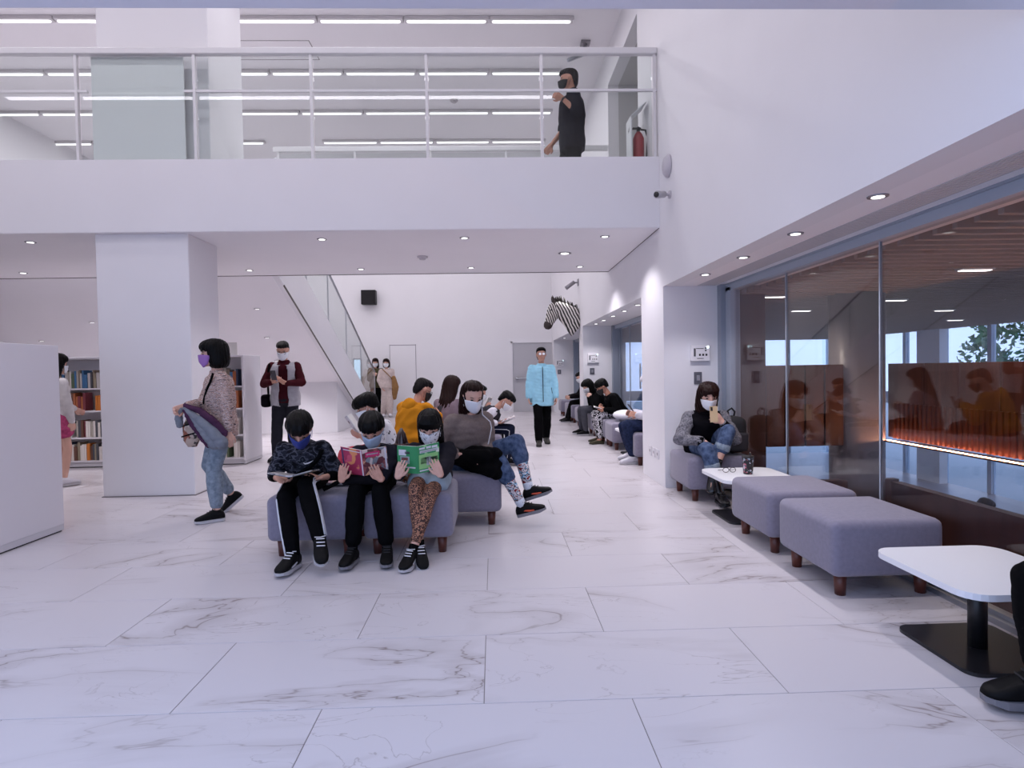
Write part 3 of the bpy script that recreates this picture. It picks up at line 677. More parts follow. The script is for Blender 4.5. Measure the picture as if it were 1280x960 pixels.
# fire extinguisher on the balcony
RED = mat('extinguisher_red', '#a3202c', .35)
t = thing('fire_extinguisher', 'red fire extinguisher standing at the right end of the balcony', 'fire extinguisher', (1.70, 7.0, 3.5))
ex, ey = 1.735, 7.0
q = MB(); q.add(*loft([((ex, ey, 3.50), (.055, 0, 0), (0, .055, 0)), ((ex, ey, 3.53), (.065, 0, 0), (0, .065, 0)), ((ex, ey, 3.95), (.065, 0, 0), (0, .065, 0)), ((ex, ey, 4.00), (.045, 0, 0), (0, .045, 0)), ((ex, ey, 4.03), (.025, 0, 0), (0, .025, 0))], 20)); q.put('tank', RED, t, True)
q = MB(); q.cap((ex, ey, 4.03), (ex, ey, 4.07), .022); q.add(*rbox((ex-.07, ey-.015, 4.06), (ex+.03, ey+.015, 4.08), .004, 1)); q.put('valve_handle', BLACKM, t)
q = MB(); q.add(*tube([(ex+.02, ey-.02, 4.05), (ex+.075, ey-.03, 4.04), (ex+.10, ey-.04, 3.95), (ex+.085, ey-.05, 3.75), (ex+.075, ey-.05, 3.58)], .012, 8)); q.put('hose', BLACKM, t, True)
t = thing('extinguisher_stand', 'white metal stand with small lettering beside the red extinguisher', 'stand', (1.66, 7.0, UPF))
q = MB(); q.box((1.62, 6.88, UPF), (1.635, 7.12, 4.16)); q.box((1.62, 6.88, UPF), (1.80, 7.12, 3.50)); q.put('cabinet', mat('stand_white', (.74, .74, .76), .5), t)
q = MB(); q.add(*prism([(1.62, 4.16), (1.80, 4.32), (1.80, 4.335), (1.62, 4.175)], 1, 6.88, 7.12)); q.put('lid', MATS['stand_white'], t)
q = MB()
for xx, zz, w_, h_ in ((-.012, 0, .004, .05), (-.0, .01, .02, .006), (.0, .03, .02, .006), (.03, 0, .004, .05), (.04, .015, .015, .006), (.05, -.0, .004, .04)): q.box((1.6195-.0005, 6.96+xx, 4.02+zz), (1.62, 6.96+xx+max(w_, .006), 4.02+zz+h_))
q.put('lettering', BLACKM, t)

# ------------------------------------------------------------------ zebra head on the wall
def zmat(name, scale, rot, dist, brown=0):
    m, nt, b = new_mat(name); co = coords(nt, (1, 1, 1), rot)
    wv_ = N(nt, 'ShaderNodeTexWave', wave_type='BANDS', bands_direction='X'); wv_.inputs['Scale'].default_value = scale; wv_.inputs['Distortion'].default_value = dist; wv_.inputs['Detail'].default_value = 1.5; wv_.inputs['Detail Scale'].default_value = 1.4
    L(nt, co, wv_.inputs['Vector'])
    L(nt, ramp(nt, wv_.outputs[1], [(.44, hexc('#211d1d')), (.56, hexc('#d9d2cf'))]), b.inputs['Base Color']); b.inputs['Roughness'].default_value = .8
    return m
ZY = 12.6
def zp(x, y): return A(1.82+(x-722)*.0168, ZY, 2.24-(y-403.5)*.0168)
zt = thing('zebra_head', 'mounted zebra head with striped neck on the right hand wall', 'animal trophy', (WX, ZY, 2.0))
def zsec(p, d, half, wid):
    d = nrm(d); n = A(-d[2], 0, d[0]); return (p, n*half, A(0, wid, 0))
S = []
pts = [((724, 405), 18.5, .20), ((719, 401), 17, .19), ((713, 396), 14.5, .165), ((706, 391), 12.0, .135), ((700, 386.5), 10.2, .115), ((695, 384), 9.0, .105), ((690, 383.5), 6.5, .08)]
for i, (p, hf, wd) in enumerate(pts):
    a = zp(*pts[max(i-1, 0)][0]); b = zp(*pts[min(i+1, len(pts)-1)][0]); S.append(zsec(zp(*p), b-a, hf*.0168, wd))
V, F = loft(S, 24); V[:, 0] = np.minimum(V[:, 0], WX-.004); put('neck', V, F, zmat('zebra_neck', 5.4, (0, math.radians(24), 0), 2.2), zt, True)
S = []
pts = [((694, 378), 4.5, .06), ((692.5, 382), 8.0, .095), ((690.5, 388), 8.6, .10), ((688, 394), 7.6, .09), ((685.5, 400), 5.8, .072), ((683.8, 404), 5.0, .062)]
for i, (p, hf, wd) in enumerate(pts):
    a = zp(*pts[max(i-1, 0)][0]); b = zp(*pts[min(i+1, len(pts)-1)][0]); S.append(zsec(zp(*p), b-a, hf*.0168, wd))
V, F = loft(S, 20); hd = put('head', V, F, zmat('zebra_face', 7.0, (0, math.radians(20), 0), 1.6), zt, True)
S = []
pts = [((684.2, 402), 5.4, .066), ((683, 405), 5.6, .068), ((682.2, 408), 4.6, .058), ((681.8, 410), 2.2, .03)]
for i, (p, hf, wd) in enumerate(pts):
    a = zp(*pts[max(i-1, 0)][0]); b = zp(*pts[min(i+1, len(pts)-1)][0]); S.append(zsec(zp(*p), b-a, hf*.0168, wd))
V, F = loft(S, 16); put('muzzle', V, F, mat('zebra_muzzle', '#3b312e', .7), zt, True)
for sgn in (-1, 1):
    c = zp(691, 379)+A(0, sgn*.06, 0); V, F = loft([(c, (.02, 0, 0), (0, .035, 0)), (c+A(-.015, sgn*.02, .06), (.03, 0, 0), (0, .042, 0)), (c+A(-.03, sgn*.03, .12), (.024, 0, 0), (0, .03, 0)), (c+A(-.04, sgn*.03, .175), (.004, 0, 0), (0, .006, 0))], 12); put('ear', V, F, mat('zebra_ear', '#3c3230', .8), zt, True)
    c = zp(687.2, 386.5)+A(0, sgn*.085, 0); V, F = ellipsoid(c, [(.022, 0, 0), (0, .018, 0), (0, 0, .018)]); put('eye', V, F, mat('zebra_eye', '#120e0d', .15), hd, True)
q = MB()
mane = [(690, 378), (694, 376.5), (699, 375.5), (704, 378), (710, 381.5), (716, 385), (721, 387)]
for i in range(46):
    f_ = i/45*(len(mane)-1); k = min(int(f_), len(mane)-2); p = (np.array(mane[k])*(1-(f_-k))+np.array(mane[k+1])*(f_-k))
    b0 = zp(*p)-A(0, 0, .06); tip = b0+A(-.02+rng.uniform(-.03, .02), rng.uniform(-.015, .015), .13+rng.uniform(0, .06)); q.add(*tube([b0, tip], [.022, .006], 6))
q.put('mane', mat('zebra_mane', '#2c2623', .9), zt, True)

# ------------------------------------------------------------------ small things
t = thing('tumbler', 'black tumbler with floral specks and dark lid on the white table', 'cup', (2.15, 5.02, .372))
def speck(name, base, cols, scale, thr=.62):
    m, nt, b = new_mat(name); co = coords(nt)
    vo = N(nt, 'ShaderNodeTexVoronoi', Scale=scale); L(nt, co, vo.inputs['Vector'])
    nz = N(nt, 'ShaderNodeTexNoise', Scale=scale*.8, Detail=2.0); L(nt, co, nz.inputs['Vector'])
    st_ = [(0, cols[0])]+[((i+1)/len(cols), c) for i, c in enumerate(cols[1:])]
    sp = N(nt, 'ShaderNodeSeparateColor'); L(nt, vo.outputs['Color'], sp.inputs[0])
    c_ = ramp(nt, sp.outputs[0], st_, 'CONSTANT')
    mix = N(nt, 'ShaderNodeMix', data_type='RGBA'); mr = ramp(nt, nz.outputs[0], [(thr-.02, (0, 0, 0)), (thr+.02, (1, 1, 1))]); L(nt, mr, mix.inputs[0]); mix.inputs[6].default_value = rgba(base); L(nt, c_, mix.inputs[7])
    L(nt, mix.outputs[2], b.inputs['Base Color']); b.inputs['Roughness'].default_value = .5; MATS[name] = m
    return m
cx, cy = 2.15, 5.02
q = MB(); q.add(*loft([((cx, cy, .374), (.037, 0, 0), (0, .037, 0)), ((cx, cy, .40), (.040, 0, 0), (0, .040, 0)), ((cx, cy, .50), (.047, 0, 0), (0, .047, 0)), ((cx, cy, .515), (.047, 0, 0), (0, .047, 0))], 24)); q.put('cup_body', speck('tumbler_floral', hexc('#141318'), [hexc('#c9c4cc'), hexc('#b3596a'), hexc('#8d9aa8')], 55, .56), t, True)
q = MB(); q.add(*loft([((cx, cy, .513), (.049, 0, 0), (0, .049, 0)), ((cx, cy, .527), (.049, 0, 0), (0, .049, 0)), ((cx, cy, .531), (.03, 0, 0), (0, .03, 0))], 24)); q.cap((cx+.02, cy, .53), (cx+.02, cy, .55), .008); q.put('lid', mat('lid_black', '#17161a', .35), t, True)
t = thing('eyeglasses', 'thin rimmed eyeglasses lying on the white table by the tumbler', 'eyeglasses', (2.02, 5.12, .372))
q = MB()
for dx in (-.03, .03):
    q.add(*tube([(2.02+dx+.026*math.cos(a), 5.10, .396+.02*math.sin(a)) for a in np.linspace(0, 2*PI, 17)], .0028, 6))
q.put('rims', mat('glasses_dark', '#33302f', .3), t, True)
q = MB(); q.cap((2.015, 5.10, .40), (2.025, 5.10, .40), .0025); q.put('bridge', MATS['glasses_dark'], t, True)
for dx in (-.057, .057): q = MB(); q.cap((2.02+dx, 5.10, .398), (2.02+dx*.9, 5.22, .376), .0025); q.put('temple', MATS['glasses_dark'], t, True)
# backpack behind the person with the phone
BLK = mat('black_cloth', '#121116', .8, var=.2, vs=30)
t = thing('backpack', 'black backpack leaning beside the person taking a photo', 'backpack', (2.36, 5.80, .43))
V, F = rbox((2.24, 5.70, .445), (2.455, 5.98, .80), .075, 4); put('bag', V, F, BLK, t, True)
V, F = rbox((2.25, 5.665, .47), (2.44, 5.72, .65), .025, 3); put('front_pocket', V, F, mat('black_cloth_sheen', '#1d1c22', .6), t, True)
V, F = tube([(2.32, 5.86, .79), (2.31, 5.86, .85), (2.35, 5.86, .875), (2.38, 5.86, .84), (2.37, 5.86, .79)], .010, 8); put('carry_loop', V, F, BLK, t, True)
# handbag and pouch on the reading island
hx, hy = -.735, 4.76
t = thing('handbag', 'dark brown leather handbag standing behind the person with the comic', 'handbag', (hx, hy, .445))
S = [((hx, hy, .445), (.05, 0, 0), (0, .05, 0)), ((hx, hy, .58), (.058, 0, 0), (0, .055, 0)), ((hx, hy, .72), (.055, 0, 0), (0, .048, 0)), ((hx, hy, .80), (.034, 0, 0), (0, .03, 0)), ((hx, hy, .845), (.008, 0, 0), (0, .008, 0))]
V, F = loft(S, 20); put('bag_body', V, F, mat('brown_leather', '#2c1512', .22, spec=.7), t, True)
V, F = tube([(hx+.056*math.cos(a), hy-.05*math.sin(a), .72) for a in np.linspace(0, PI, 9)], .006, 8); put('seam_band', V, F, mat('brown_leather_seam', '#54352c', .4), t, True)
t = thing('patterned_pouch', 'small orange and white patterned pouch between the two comic readers', 'pouch', (-.63, 4.55, .44))
V, F = rbox((-.70, 4.50, .445), (-.57, 4.60, .60), .035, 3); put('pouch_body', V, F, speck('pouch_pattern', hexc('#a5673d'), [hexc('#d8cfca'), hexc('#6c3f2c'), hexc('#c98a4c')], 26, .5), t, True)
V, F = tube([(-.69, 4.55, .595), (-.635, 4.55, .602), (-.58, 4.55, .595)], .006, 8); put('zip', V, F, mat('zip_grey', '#8d8790', .4), t, True)
t = thing('pillow', 'white pillow on the ottoman beside the patterned trousers', 'pillow', (1.98, 9.7, .43))
V, F = ellipsoid((2.12, 9.64, .53), [(.20, 0, 0), (0, .22, 0), (0, 0, .085)], 18, 10); put('pillow_cushion', V, F, mat('pillow_white', (.72, .71, .74), .8), t, True)
# magazines lying on the ottoman
def book_art(name, base, cols, scale=18, thr=.5):
    return speck(name, base, cols, scale, thr)
t = thing('magazine', 'open pink and white comic lying flat between the two front readers at left', 'magazine', (-1.16, 4.66, .44))
V, F = rbox((-1.29, 4.55, .444), (-1.04, 4.80, .458), .003, 1); put('pages', V, F, PAPER, t)
V, F = rbox((-1.295, 4.545, .458), (-1.035, 4.805, .4615), .001, 1); put('cover', V, F, book_art('comic_pink', hexc('#b58f8c'), [hexc('#c9475c'), hexc('#d8cdd0'), hexc('#e4c9a0'), hexc('#8a6a78')], 24, .45), t)
# desk on the lower floor behind the glass
t = thing('cafe_desk', 'white desk on the lower level seen through the cafe glass', 'desk', (7.6, 9.0, CFZ))
q = MB(); q.add(*rbox((6.9, 7.2, -1.20), (7.7, 11.0, -1.16), .01, 1)); q.put('desk_top', TOPW, t)
for x, y in ((6.95, 7.3), (7.62, 7.3), (6.95, 10.9), (7.62, 10.9)): q = MB(); q.box((x-.025, y-.025, CFZ), (x+.025, y+.025, -1.20)); q.put('leg', BLACKM, t)
for (x, y) in ((7.2, 8.05), (7.3, 9.4)):
    t = thing('laptop', 'dark laptop open on the lower desk behind the glass, %s' % ('nearer one' if y < 9 else 'farther one'), 'laptop', (x, y, -1.16))
    q = MB(); q.box((x-.12, y-.17, -1.16), (x+.12, y+.17, -1.145)); q.put('keyboard_base', BLACKM, t)
    q = MB(); q.add(*prism([(x+.12, -1.145), (x+.18, -.93), (x+.19, -.93), (x+.135, -1.145)], 1, y-.17, y+.17)); q.put('screen_lid', mat('laptop_grey', '#3b3a40', .4), t)
# ================================================================== PEOPLE
def fused(name, mb, m, parent, vox=.012, smooth=3, wrinkle=0.0, wf=22.0, seed=0, strands=0.0, axis=None):
    """fuse overlapping pieces into one continuous skin"""
    V = np.concatenate(mb.V); org = ORG[parent.name]
    me = mesh_of('tmp', V-org, mb.F, None); ob = bpy.data.objects.new('tmp', me); COL.objects.link(ob)
    rm = ob.modifiers.new('r', 'REMESH'); rm.mode = 'VOXEL'; rm.voxel_size = vox; rm.adaptivity = 0
    if smooth: sm = ob.modifiers.new('s', 'SMOOTH'); sm.factor = .5; sm.iterations = smooth
    dg = bpy.context.evaluated_depsgraph_get(); dg.update()
    out = bpy.data.meshes.new_from_object(ob.evaluated_get(dg))
    bpy.data.objects.remove(ob); bpy.data.meshes.remove(me)
    out.name = name; out.materials.clear(); out.materials.append(m)
    n = len(out.vertices)
    if (wrinkle or strands) and n:
        co = np.empty(n*3); out.vertices.foreach_get('co', co); co = co.reshape(-1, 3)
        no = np.empty(n*3); out.vertices.foreach_get('normal', no); no = no.reshape(-1, 3)
        r_ = np.random.default_rng(seed+11)
        if wrinkle:
            d = np.zeros(n)
            for k in range(5):
                kv = r_.normal(size=3)*wf*(1+.5*k); kv[2] *= 1.6
                d += np.sin(co@kv+r_.uniform(0, 6)+1.6*np.sin(co@(r_.normal(size=3)*wf*.6)))/(1+.5*k)
            co = co+no*(d*wrinkle/2.2)[:, None]
        if strands:
            c = (axis if axis is not None else co.mean(0)+org)-org
            az = np.arctan2(co[:, 1]-c[1], co[:, 0]-c[0])
            d = np.sin(az*23+2*np.sin(co[:, 2]*18))+.6*np.sin(az*41+3*np.sin(co[:, 2]*25+1))
            co = co+no*(d*strands)[:, None]
        out.vertices.foreach_set('co', co.ravel())
    out.polygons.foreach_set('use_smooth', [True]*len(out.polygons)); out.update()
    o = bpy.data.objects.new(name, out); COL.objects.link(o); o.parent = parent; ORG[o.name] = org
    return o

SKIN = {k: mat('skin_'+k, c, .5, var=.06, vs=12, spec=.35) for k, c in dict(a='#d2a694', b='#c4937f', c='#b98571').items()}
HAIRM = {}
def hair_mat(name, c, rough=.45):
    m, nt, b = new_mat('hair_'+name); co = coords(nt, (60, 60, 4))
    nz = N(nt, 'ShaderNodeTexNoise', Scale=2.0, Detail=4.0); L(nt, co, nz.inputs['Vector'])
    c = hexc(c); L(nt, ramp(nt, nz.outputs[0], [(.3, tuple(q*.6 for q in c)), (.7, tuple(q*1.35 for q in c))]), b.inputs['Base Color'])
    b.inputs['Roughness'].default_value = rough; b.inputs['Specular IOR Level'].default_value = .12; bump(nt, b, nz.outputs[0], .5, .004); return m
for k, c in dict(black='#070607', dark='#0e0a0b', brown='#1f0d0a', grey='#151213').items(): HAIRM[k] = hair_mat(k, c)
EYE = mat('eye_dark', '#1b1414', .2); BROW = mat('brow_dark', '#1d1615', .8); LIP = mat('lip', '#9c5f58', .5)
STRAPM = mat('strap_white', (.7, .7, .73), .7)

def ik(a, t, l1, l2, hint):
    d = t-a; D = np.linalg.norm(d); n = d/max(D, 1e-6); D = min(D, (l1+l2)*.998); D = max(D, abs(l1-l2)*1.05+.01)
    x = (l1*l1-l2*l2+D*D)/(2*D); hh = math.sqrt(max(0, l1*l1-x*x)); h = np.asarray(hint, float); h = nrm(h-n*np.dot(h, n))
    return a+n*x+h*hh, a+n*D
def rotv(v, ax, ang):
    ax = nrm(ax); c, s_ = math.cos(ang), math.sin(ang); return v*c+np.cross(ax, v)*s_+ax*np.dot(ax, v)*(1-c)

HAIR = {   # (t along head height, half width, front x, back x)
 'short': [(.16, .050, -.055, -.090), (.34, .072, -.030, -.106), (.50, .0785, .000, -.113), (.62, .0815, .030, -.117), (.72, .083, .072, -.119), (.80, .084, .100, -.117), (.90, .081, .104, -.110), (1.00, .067, .088, -.090), (1.07, .040, .05, -.055), (1.09, .012, .01, -.02)],
 'part': [(-.45, .06, -.005, -.09), (-.3, .094, .028, -.118), (.0, .103, .046, -.120), (.3, .102, .050, -.122), (.5, .100, .052, -.125), (.66, .097, .046, -.125), (.78, .094, .052, -.122), (.86, .089, .080, -.116), (.92, .084, .096, -.108), (.98, .073, .088, -.096), (1.06, .050, .058, -.064), (1.10, .02, .02, -.03)],
 'bowl': [(.26, .070, -.045, -.104), (.42, .084, .005, -.116), (.56, .092, .050, -.124), (.66, .095, .108, -.126), (.78, .095, .114, -.124), (.92, .086, .106, -.112), (1.04, .066, .082, -.086), (1.11, .028, .03, -.04)],
 'bob': [(-.12, .072, .020, -.085), (.0, .098, .045, -.112), (.2, .105, .052, -.122), (.42, .104, .056, -.125), (.60, .100, .068, -.126), (.72, .096, .106, -.124), (.84, .092, .110, -.118), (.96, .078, .095, -.100), (1.05, .055, .065, -.07), (1.10, .02, .02, -.03)],
 'long': [(-1.1, .05, -.07, -.11), (-.9, .085, -.04, -.12), (-.5, .100, -.01, -.125), (-.1, .102, .025, -.118), (.2, .102, .045, -.120), (.45, .101, .055, -.124), (.62, .098, .070, -.125), (.74, .095, .104, -.123), (.86, .090, .108, -.116), (.97, .076, .092, -.098), (1.06, .052, .06, -.066), (1.10, .02, .02, -.03)],
 'mid': [(-.45, .06, -.005, -.09), (-.3, .094, .028, -.118), (.0, .103, .046, -.120), (.3, .102, .052, -.122), (.5, .100, .058, -.125), (.64, .097, .078, -.125), (.76, .094, .106, -.122), (.88, .088, .106, -.114), (.98, .073, .088, -.096), (1.06, .050, .058, -.064), (1.10, .02, .02, -.03)],
}
HEADS = [(0.0, .030, .058, .030), (.06, .047, .044, .047), (.18, .060, .026, .069), (.32, .067, .011, .086), (.5, .074, .0, .096), (.68, .077, -.006, .101), (.84, .069, -.008, .089), (.94, .048, -.008, .062), (1.0, .014, -.008, .018)]
def head_at(t):
    for (a, b) in zip(HEADS[:-1], HEADS[1:]):
        if a[0] <= t <= b[0]: k = (t-a[0])/(b[0]-a[0]); return [a[i]*(1-k)+b[i]*k for i in range(1, 4)]
    return list(HEADS[0][1:]) if t < 0 else list(HEADS[-1][1:])

class Person:
    def __init__(s, label, hip, face, h, lean=0, side=0, twist=0, head=(0, 0), hands=None, feet=None, bulk=1.0, vox=.011, skin='a', curl=(.5, .5), group=None, base=None, hs=None, tscale=1.0, leg=1.0):
        """hip world point, face yaw in degrees (direction looked at), head=(yaw offset deg, pitch down deg);
        hands/feet = {'L':..., 'R':...}"""
        s.s = h/1.7; S = s.s; s.TL = .5*S*tscale; s.vox = vox; s.bulk = bulk
        hip = A(*hip); s.hip = hip
        s.t = thing('person', label, 'person', base or (hip[0], hip[1], 0), group)
        a = math.radians(face); s.fw = A(math.cos(a), math.sin(a), 0); s.lf = A(-math.sin(a), math.cos(a), 0); s.up = A(0, 0, 1)
        up = rotv(s.up, s.lf, math.radians(lean)); up = rotv(up, s.fw, math.radians(side)); s.tu = nrm(up)
        s.tl = s.lf if not side else nrm(rotv(s.lf, s.fw, math.radians(side)))
        s.tl0 = s.tl; s.tl1 = nrm(rotv(s.tl, s.tu, math.radians(twist)))
        s.neck = hip+s.tu*s.TL
        # spine slightly rounded: sections interpolate
        hw = (.65+.35*S) if hs is None else hs; s.hs = hw
        yaw, pit = head
        hl = rotv(s.lf, s.up, math.radians(yaw)); hf = rotv(s.fw, s.up, math.radians(yaw))
        hf = rotv(hf, hl, math.radians(pit)); s.hf = nrm(hf); s.hl = nrm(hl); s.hu = np.cross(s.hf, s.hl)
        s.hb = s.neck+nrm(s.tu*.6+s.hu*.6)*.075*S+s.hf*.012*S       # chin level point at neck axis
        s.hb = s.hb-s.hf*.0
        s.J = {}
        for k, sg in (('L', 1), ('R', -1)):
            sh = s.neck-s.tu*.055*S+s.tl1*sg*.165*S*(.9+.1*bulk)
            hp = hip+s.tl0*sg*.085*S
            hd = (hands or {}).get(k)
            hint = -s.tu*1.0+s.tl1*sg*.55-s.fw*.35
            wr = sh-s.tu*.52*S+s.fw*.05*S+s.tl1*sg*.05*S
            hdict = {}
            if hd is not None:
                hdict = hd if isinstance(hd, dict) else {'w': hd}
                if 'w' in hdict: wr = A(*hdict['w'])
                if 'hint' in hdict: hint = A(*hdict['hint'])
            el, wr = ik(sh, wr, .275*S, .245*S, hint)
            ft = (feet or {}).get(k) or {}
            an = A(*ft['a']) if 'a' in ft else A(hp[0], hp[1], .095*S)
            kh = A(*ft['hint']) if 'hint' in ft else s.fw+A(0, 0, .4)
            kn, an = ik(hp, an, .43*S*leg, .41*S*leg, kh)
            s.J[k] = dict(sh=sh, el=el, wr=wr, hp=hp, kn=kn, an=an, hand=hdict, toe=ft.get('toe', face), pit=ft.get('pitch', 0), foot=ft)
    # --- frames
    def hp_(s, t, x, y): return s.hb+s.hu*(t*.225*s.hs)+s.hf*x*s.hs+s.hl*y*s.hs
    def tp(s, t, ang, w, d, off=0.0):
        S = s.s; c = s.hip+s.tu*(t*s.TL); k = max(0, min(1, t)); l = nrm(s.tl0*(1-k)+s.tl1*k); f = np.cross(l, s.tu); a = math.radians(ang)
        return c+f*math.cos(a)*(d*S+off)+l*math.sin(a)*(w*S+off)
    def tsec(s, t, w, d, fo=0.0):
        S = s.s; c = s.hip+s.tu*(t*s.TL); k = max(0, min(1, t)); l = nrm(s.tl0*(1-k)+s.tl1*k); f = np.cross(l, s.tu)
        return (c+f*fo*S, f*d*S, l*w*S)
    def torso(s, mb, ease=0.0, lo=-.16, hi=1.0, flare=0.0):
        prof = [(-.42, .150, .100), (-.25, .152, .102), (-.16, .155, .105), (0, .162, .112), (.25, .142, .100), (.55, .158, .113), (.8, .160, .105), (.93, .120, .082), (1.0, .070, .062), (1.06, .055, .055)]
        S = []
        for t, w, d in prof:
            if t < lo-.001 or t > hi+.001: continue
            e = ease/s.s; fl = flare*max(0, .5-t)
            S.append(s.tsec(t, w*s.bulk+e+fl, d*s.bulk+e+fl, .0))
        mb.add(*loft(S, 20)); return mb
    def hand(s, mb, k):
        S = s.s*1.0; j = s.J[k]; wr = j['wr']; hd = j['hand']
        d = nrm(A(*hd['d'])) if 'd' in hd else nrm(wr-j['el'])
        sg = 1 if k == 'L' else -1
        n = A(*hd['n']) if 'n' in hd else -s.lf*sg
        n = nrm(n-d*np.dot(n, d)); b = np.cross(d, n)*(1 if k == 'L' else -1)      # b points to the thumb side
        curl = hd.get('curl', .55); r = .0088*S
        kn = []
        for i, (o, ln) in enumerate(((.035, .072), (.0125, .080), (-.010, .074), (-.031, .058))):
            base = wr+b*o*.55*S; kk = wr+d*(.082-.004*abs(i-1))*S+b*o*S; mb.add(*capsule(base, kk, .0135*S, .0105*S, 8))
            p = kk; dd = d; sp = b*(o*2.2)
            for q, fr in enumerate((.46, .31, .25)):
                dd = nrm(rotv(dd, np.cross(d, n), curl*(.65+.35*q))+sp*(.6 if q == 0 else 0)); p2 = p+dd*ln*fr*S*1.02; mb.add(*capsule(p, p2, r*(1.02-.06*q), r*(.96-.08*q), 8)); p = p2
        tb = wr+d*.022*S+b*.022*S; t1 = tb+nrm(d*.65+b*.75+n*.25)*.042*S; t2 = t1+nrm(d*.9+b*.25+n*(.25+.5*curl))*.032*S; t3 = t2+nrm(d*.9+b*.0+n*(.3+.6*curl))*.024*S
        mb.add(*capsule(wr, tb, .015*S, .0155*S, 8)).add(*capsule(tb, t1, .0150*S, .0122*S, 8)).add(*capsule(t1, t2, .0118*S, .0105*S, 8)).add(*capsule(t2, t3, .0102*S, .0085*S, 8))
        mb.add(*capsule(wr+d*.01*S, wr+d*.07*S-b*.004*S, .017*S, .015*S, 8))
    def body(s, skin='a', feet=False):
        mb = MB(); S = s.s; s.torso(mb, -.012, -.16, 1.06)
        # head
        hs = s.hs; SS = [(s.hp_(t, cx, 0), s.hf*d*hs, s.hl*w*hs) for t, w, cx, d in HEADS]; mb.add(*loft(SS, 22))
        mb.add(*capsule(s.hp_(.60, .088, 0), s.hp_(.40, .112, 0), .009*hs, .0125*hs, 8)).add(*capsule(s.hp_(.385, .100, .010), s.hp_(.385, .100, -.010), .008*hs, .008*hs, 8))
        mb.add(*capsule(s.hp_(.21, .090, .018), s.hp_(.21, .090, -.018), .009*hs, .009*hs, 8)).add(*capsule(s.hp_(.64, .088, .03), s.hp_(.64, .088, -.03), .009*hs, .009*hs, 8))
        for sg in (-1, 1):
            mb.add(*loft([(s.hp_(t, -.008, sg*y), s.hf*d*hs, s.hl*.008*hs) for t, y, d in ((.36, .070, .010), (.42, .078, .017), (.50, .083, .020), (.56, .084, .018), (.60, .080, .008))], 10))
        mb.cap(s.neck-s.tu*.05*S, s.hb-s.hf*.012*hs+s.hu*.055*hs, .053*S, .050*S)
        for k in 'LR':
            j = s.J[k]; B = .5+.5*s.bulk
            mb.cap(j['sh'], j['el'], .043*S*B, .036*S*B).cap(j['el'], j['wr'], .036*S*B, .0235*S).cap(s.neck-s.tu*.05*S, j['sh'], .05*S, .045*S)
            s.hand(mb, k)
            mb.cap(j['hp'], j['kn'], .075*S*B, .050*S*B).cap(j['kn'], j['kn']*.62+j['an']*.38-0*s.fw, .050*S*B, .052*S*B).cap(j['kn']*.62+j['an']*.38, j['an'], .051*S*B, .033*S)
            td = A(math.cos(math.radians(j['toe'])), math.sin(math.radians(j['toe'])), -math.tan(math.radians(j['pit']))); td = nrm(td)
            mb.cap(j['an'], j['an']+td*.10*S-A(0, 0, .062*S), .030*S, .018*S)
        s.bodyo = fused('body', mb, SKIN[skin], s.t, s.vox*(.72 if s.vox > .0088 else .54), 2 if s.vox > .0088 else 1)
        s.face(); return s
    def face(s):
        hs = s.hs
        for sg in (-1, 1):
            V, F = ellipsoid(s.hp_(.50, .084, sg*.031), [s.hf*.009*hs, s.hl*.0155*hs, s.hu*.0062*hs], 10, 7); put('eye', V, F, EYE, s.t, True)
            V, F = tube([s.hp_(.585, .090, sg*.016), s.hp_(.602, .088, sg*.032), s.hp_(.585, .076, sg*.048)], [.0035*hs, .0045*hs, .002*hs], 6); put('eyebrow', V, F, BROW, s.t, True)
    def mouth(s):
        V, F = tube([s.hp_(.205, .090, .022), s.hp_(.20, .100, 0), s.hp_(.205, .090, -.022)], [.002, .005*s.hs, .002], 6); put('mouth', V, F, LIP, s.t, True); return s
    def hair(s, style='short', col='black', grow=1.0, strands=.0032):
        hs = s.hs; SS = []
        for t, w, f, b in HAIR[style]:
            SS.append((s.hp_(t, (f+b)/2*grow, 0), s.hf*(f-b)/2*grow*hs, s.hl*w*grow*hs))
        mb = MB(); mb.add(*loft(SS, 28)); s.hairo = fused('hood_up' if col == 'hoodup' else 'hair', mb, HAIRM[col], s.t, s.vox*.8, 2, strands=strands*hs, axis=s.hb)
        return s
    def fringe(s, col='black', lo=.60, n=19, spread=.072, part=None):
        mb = MB(); hs = s.hs; r_ = np.random.default_rng(int(s.hs*1000)+n)
        for i in range(n):
            y = -spread+2*spread*i/(n-1); x = .097-.30*y*y/.07; jl = r_.uniform(-.05, .03)
            if part is not None: jl += .20*max(0, 1-abs(y-part)/.03)
            mb.add(*capsule(s.hp_(1.0, x*.55, y*.6), s.hp_(.84, x+.004, y*.95), .016*hs, .012*hs, 6)).add(*capsule(s.hp_(.84, x+.004, y*.95), s.hp_(lo+jl+.02, x+.006, y*1.04+r_.uniform(-.004, .004)), .011*hs, .0035*hs, 6))
        fused('fringe', mb, HAIRM[col], s.t, s.vox*.45, 1); return s
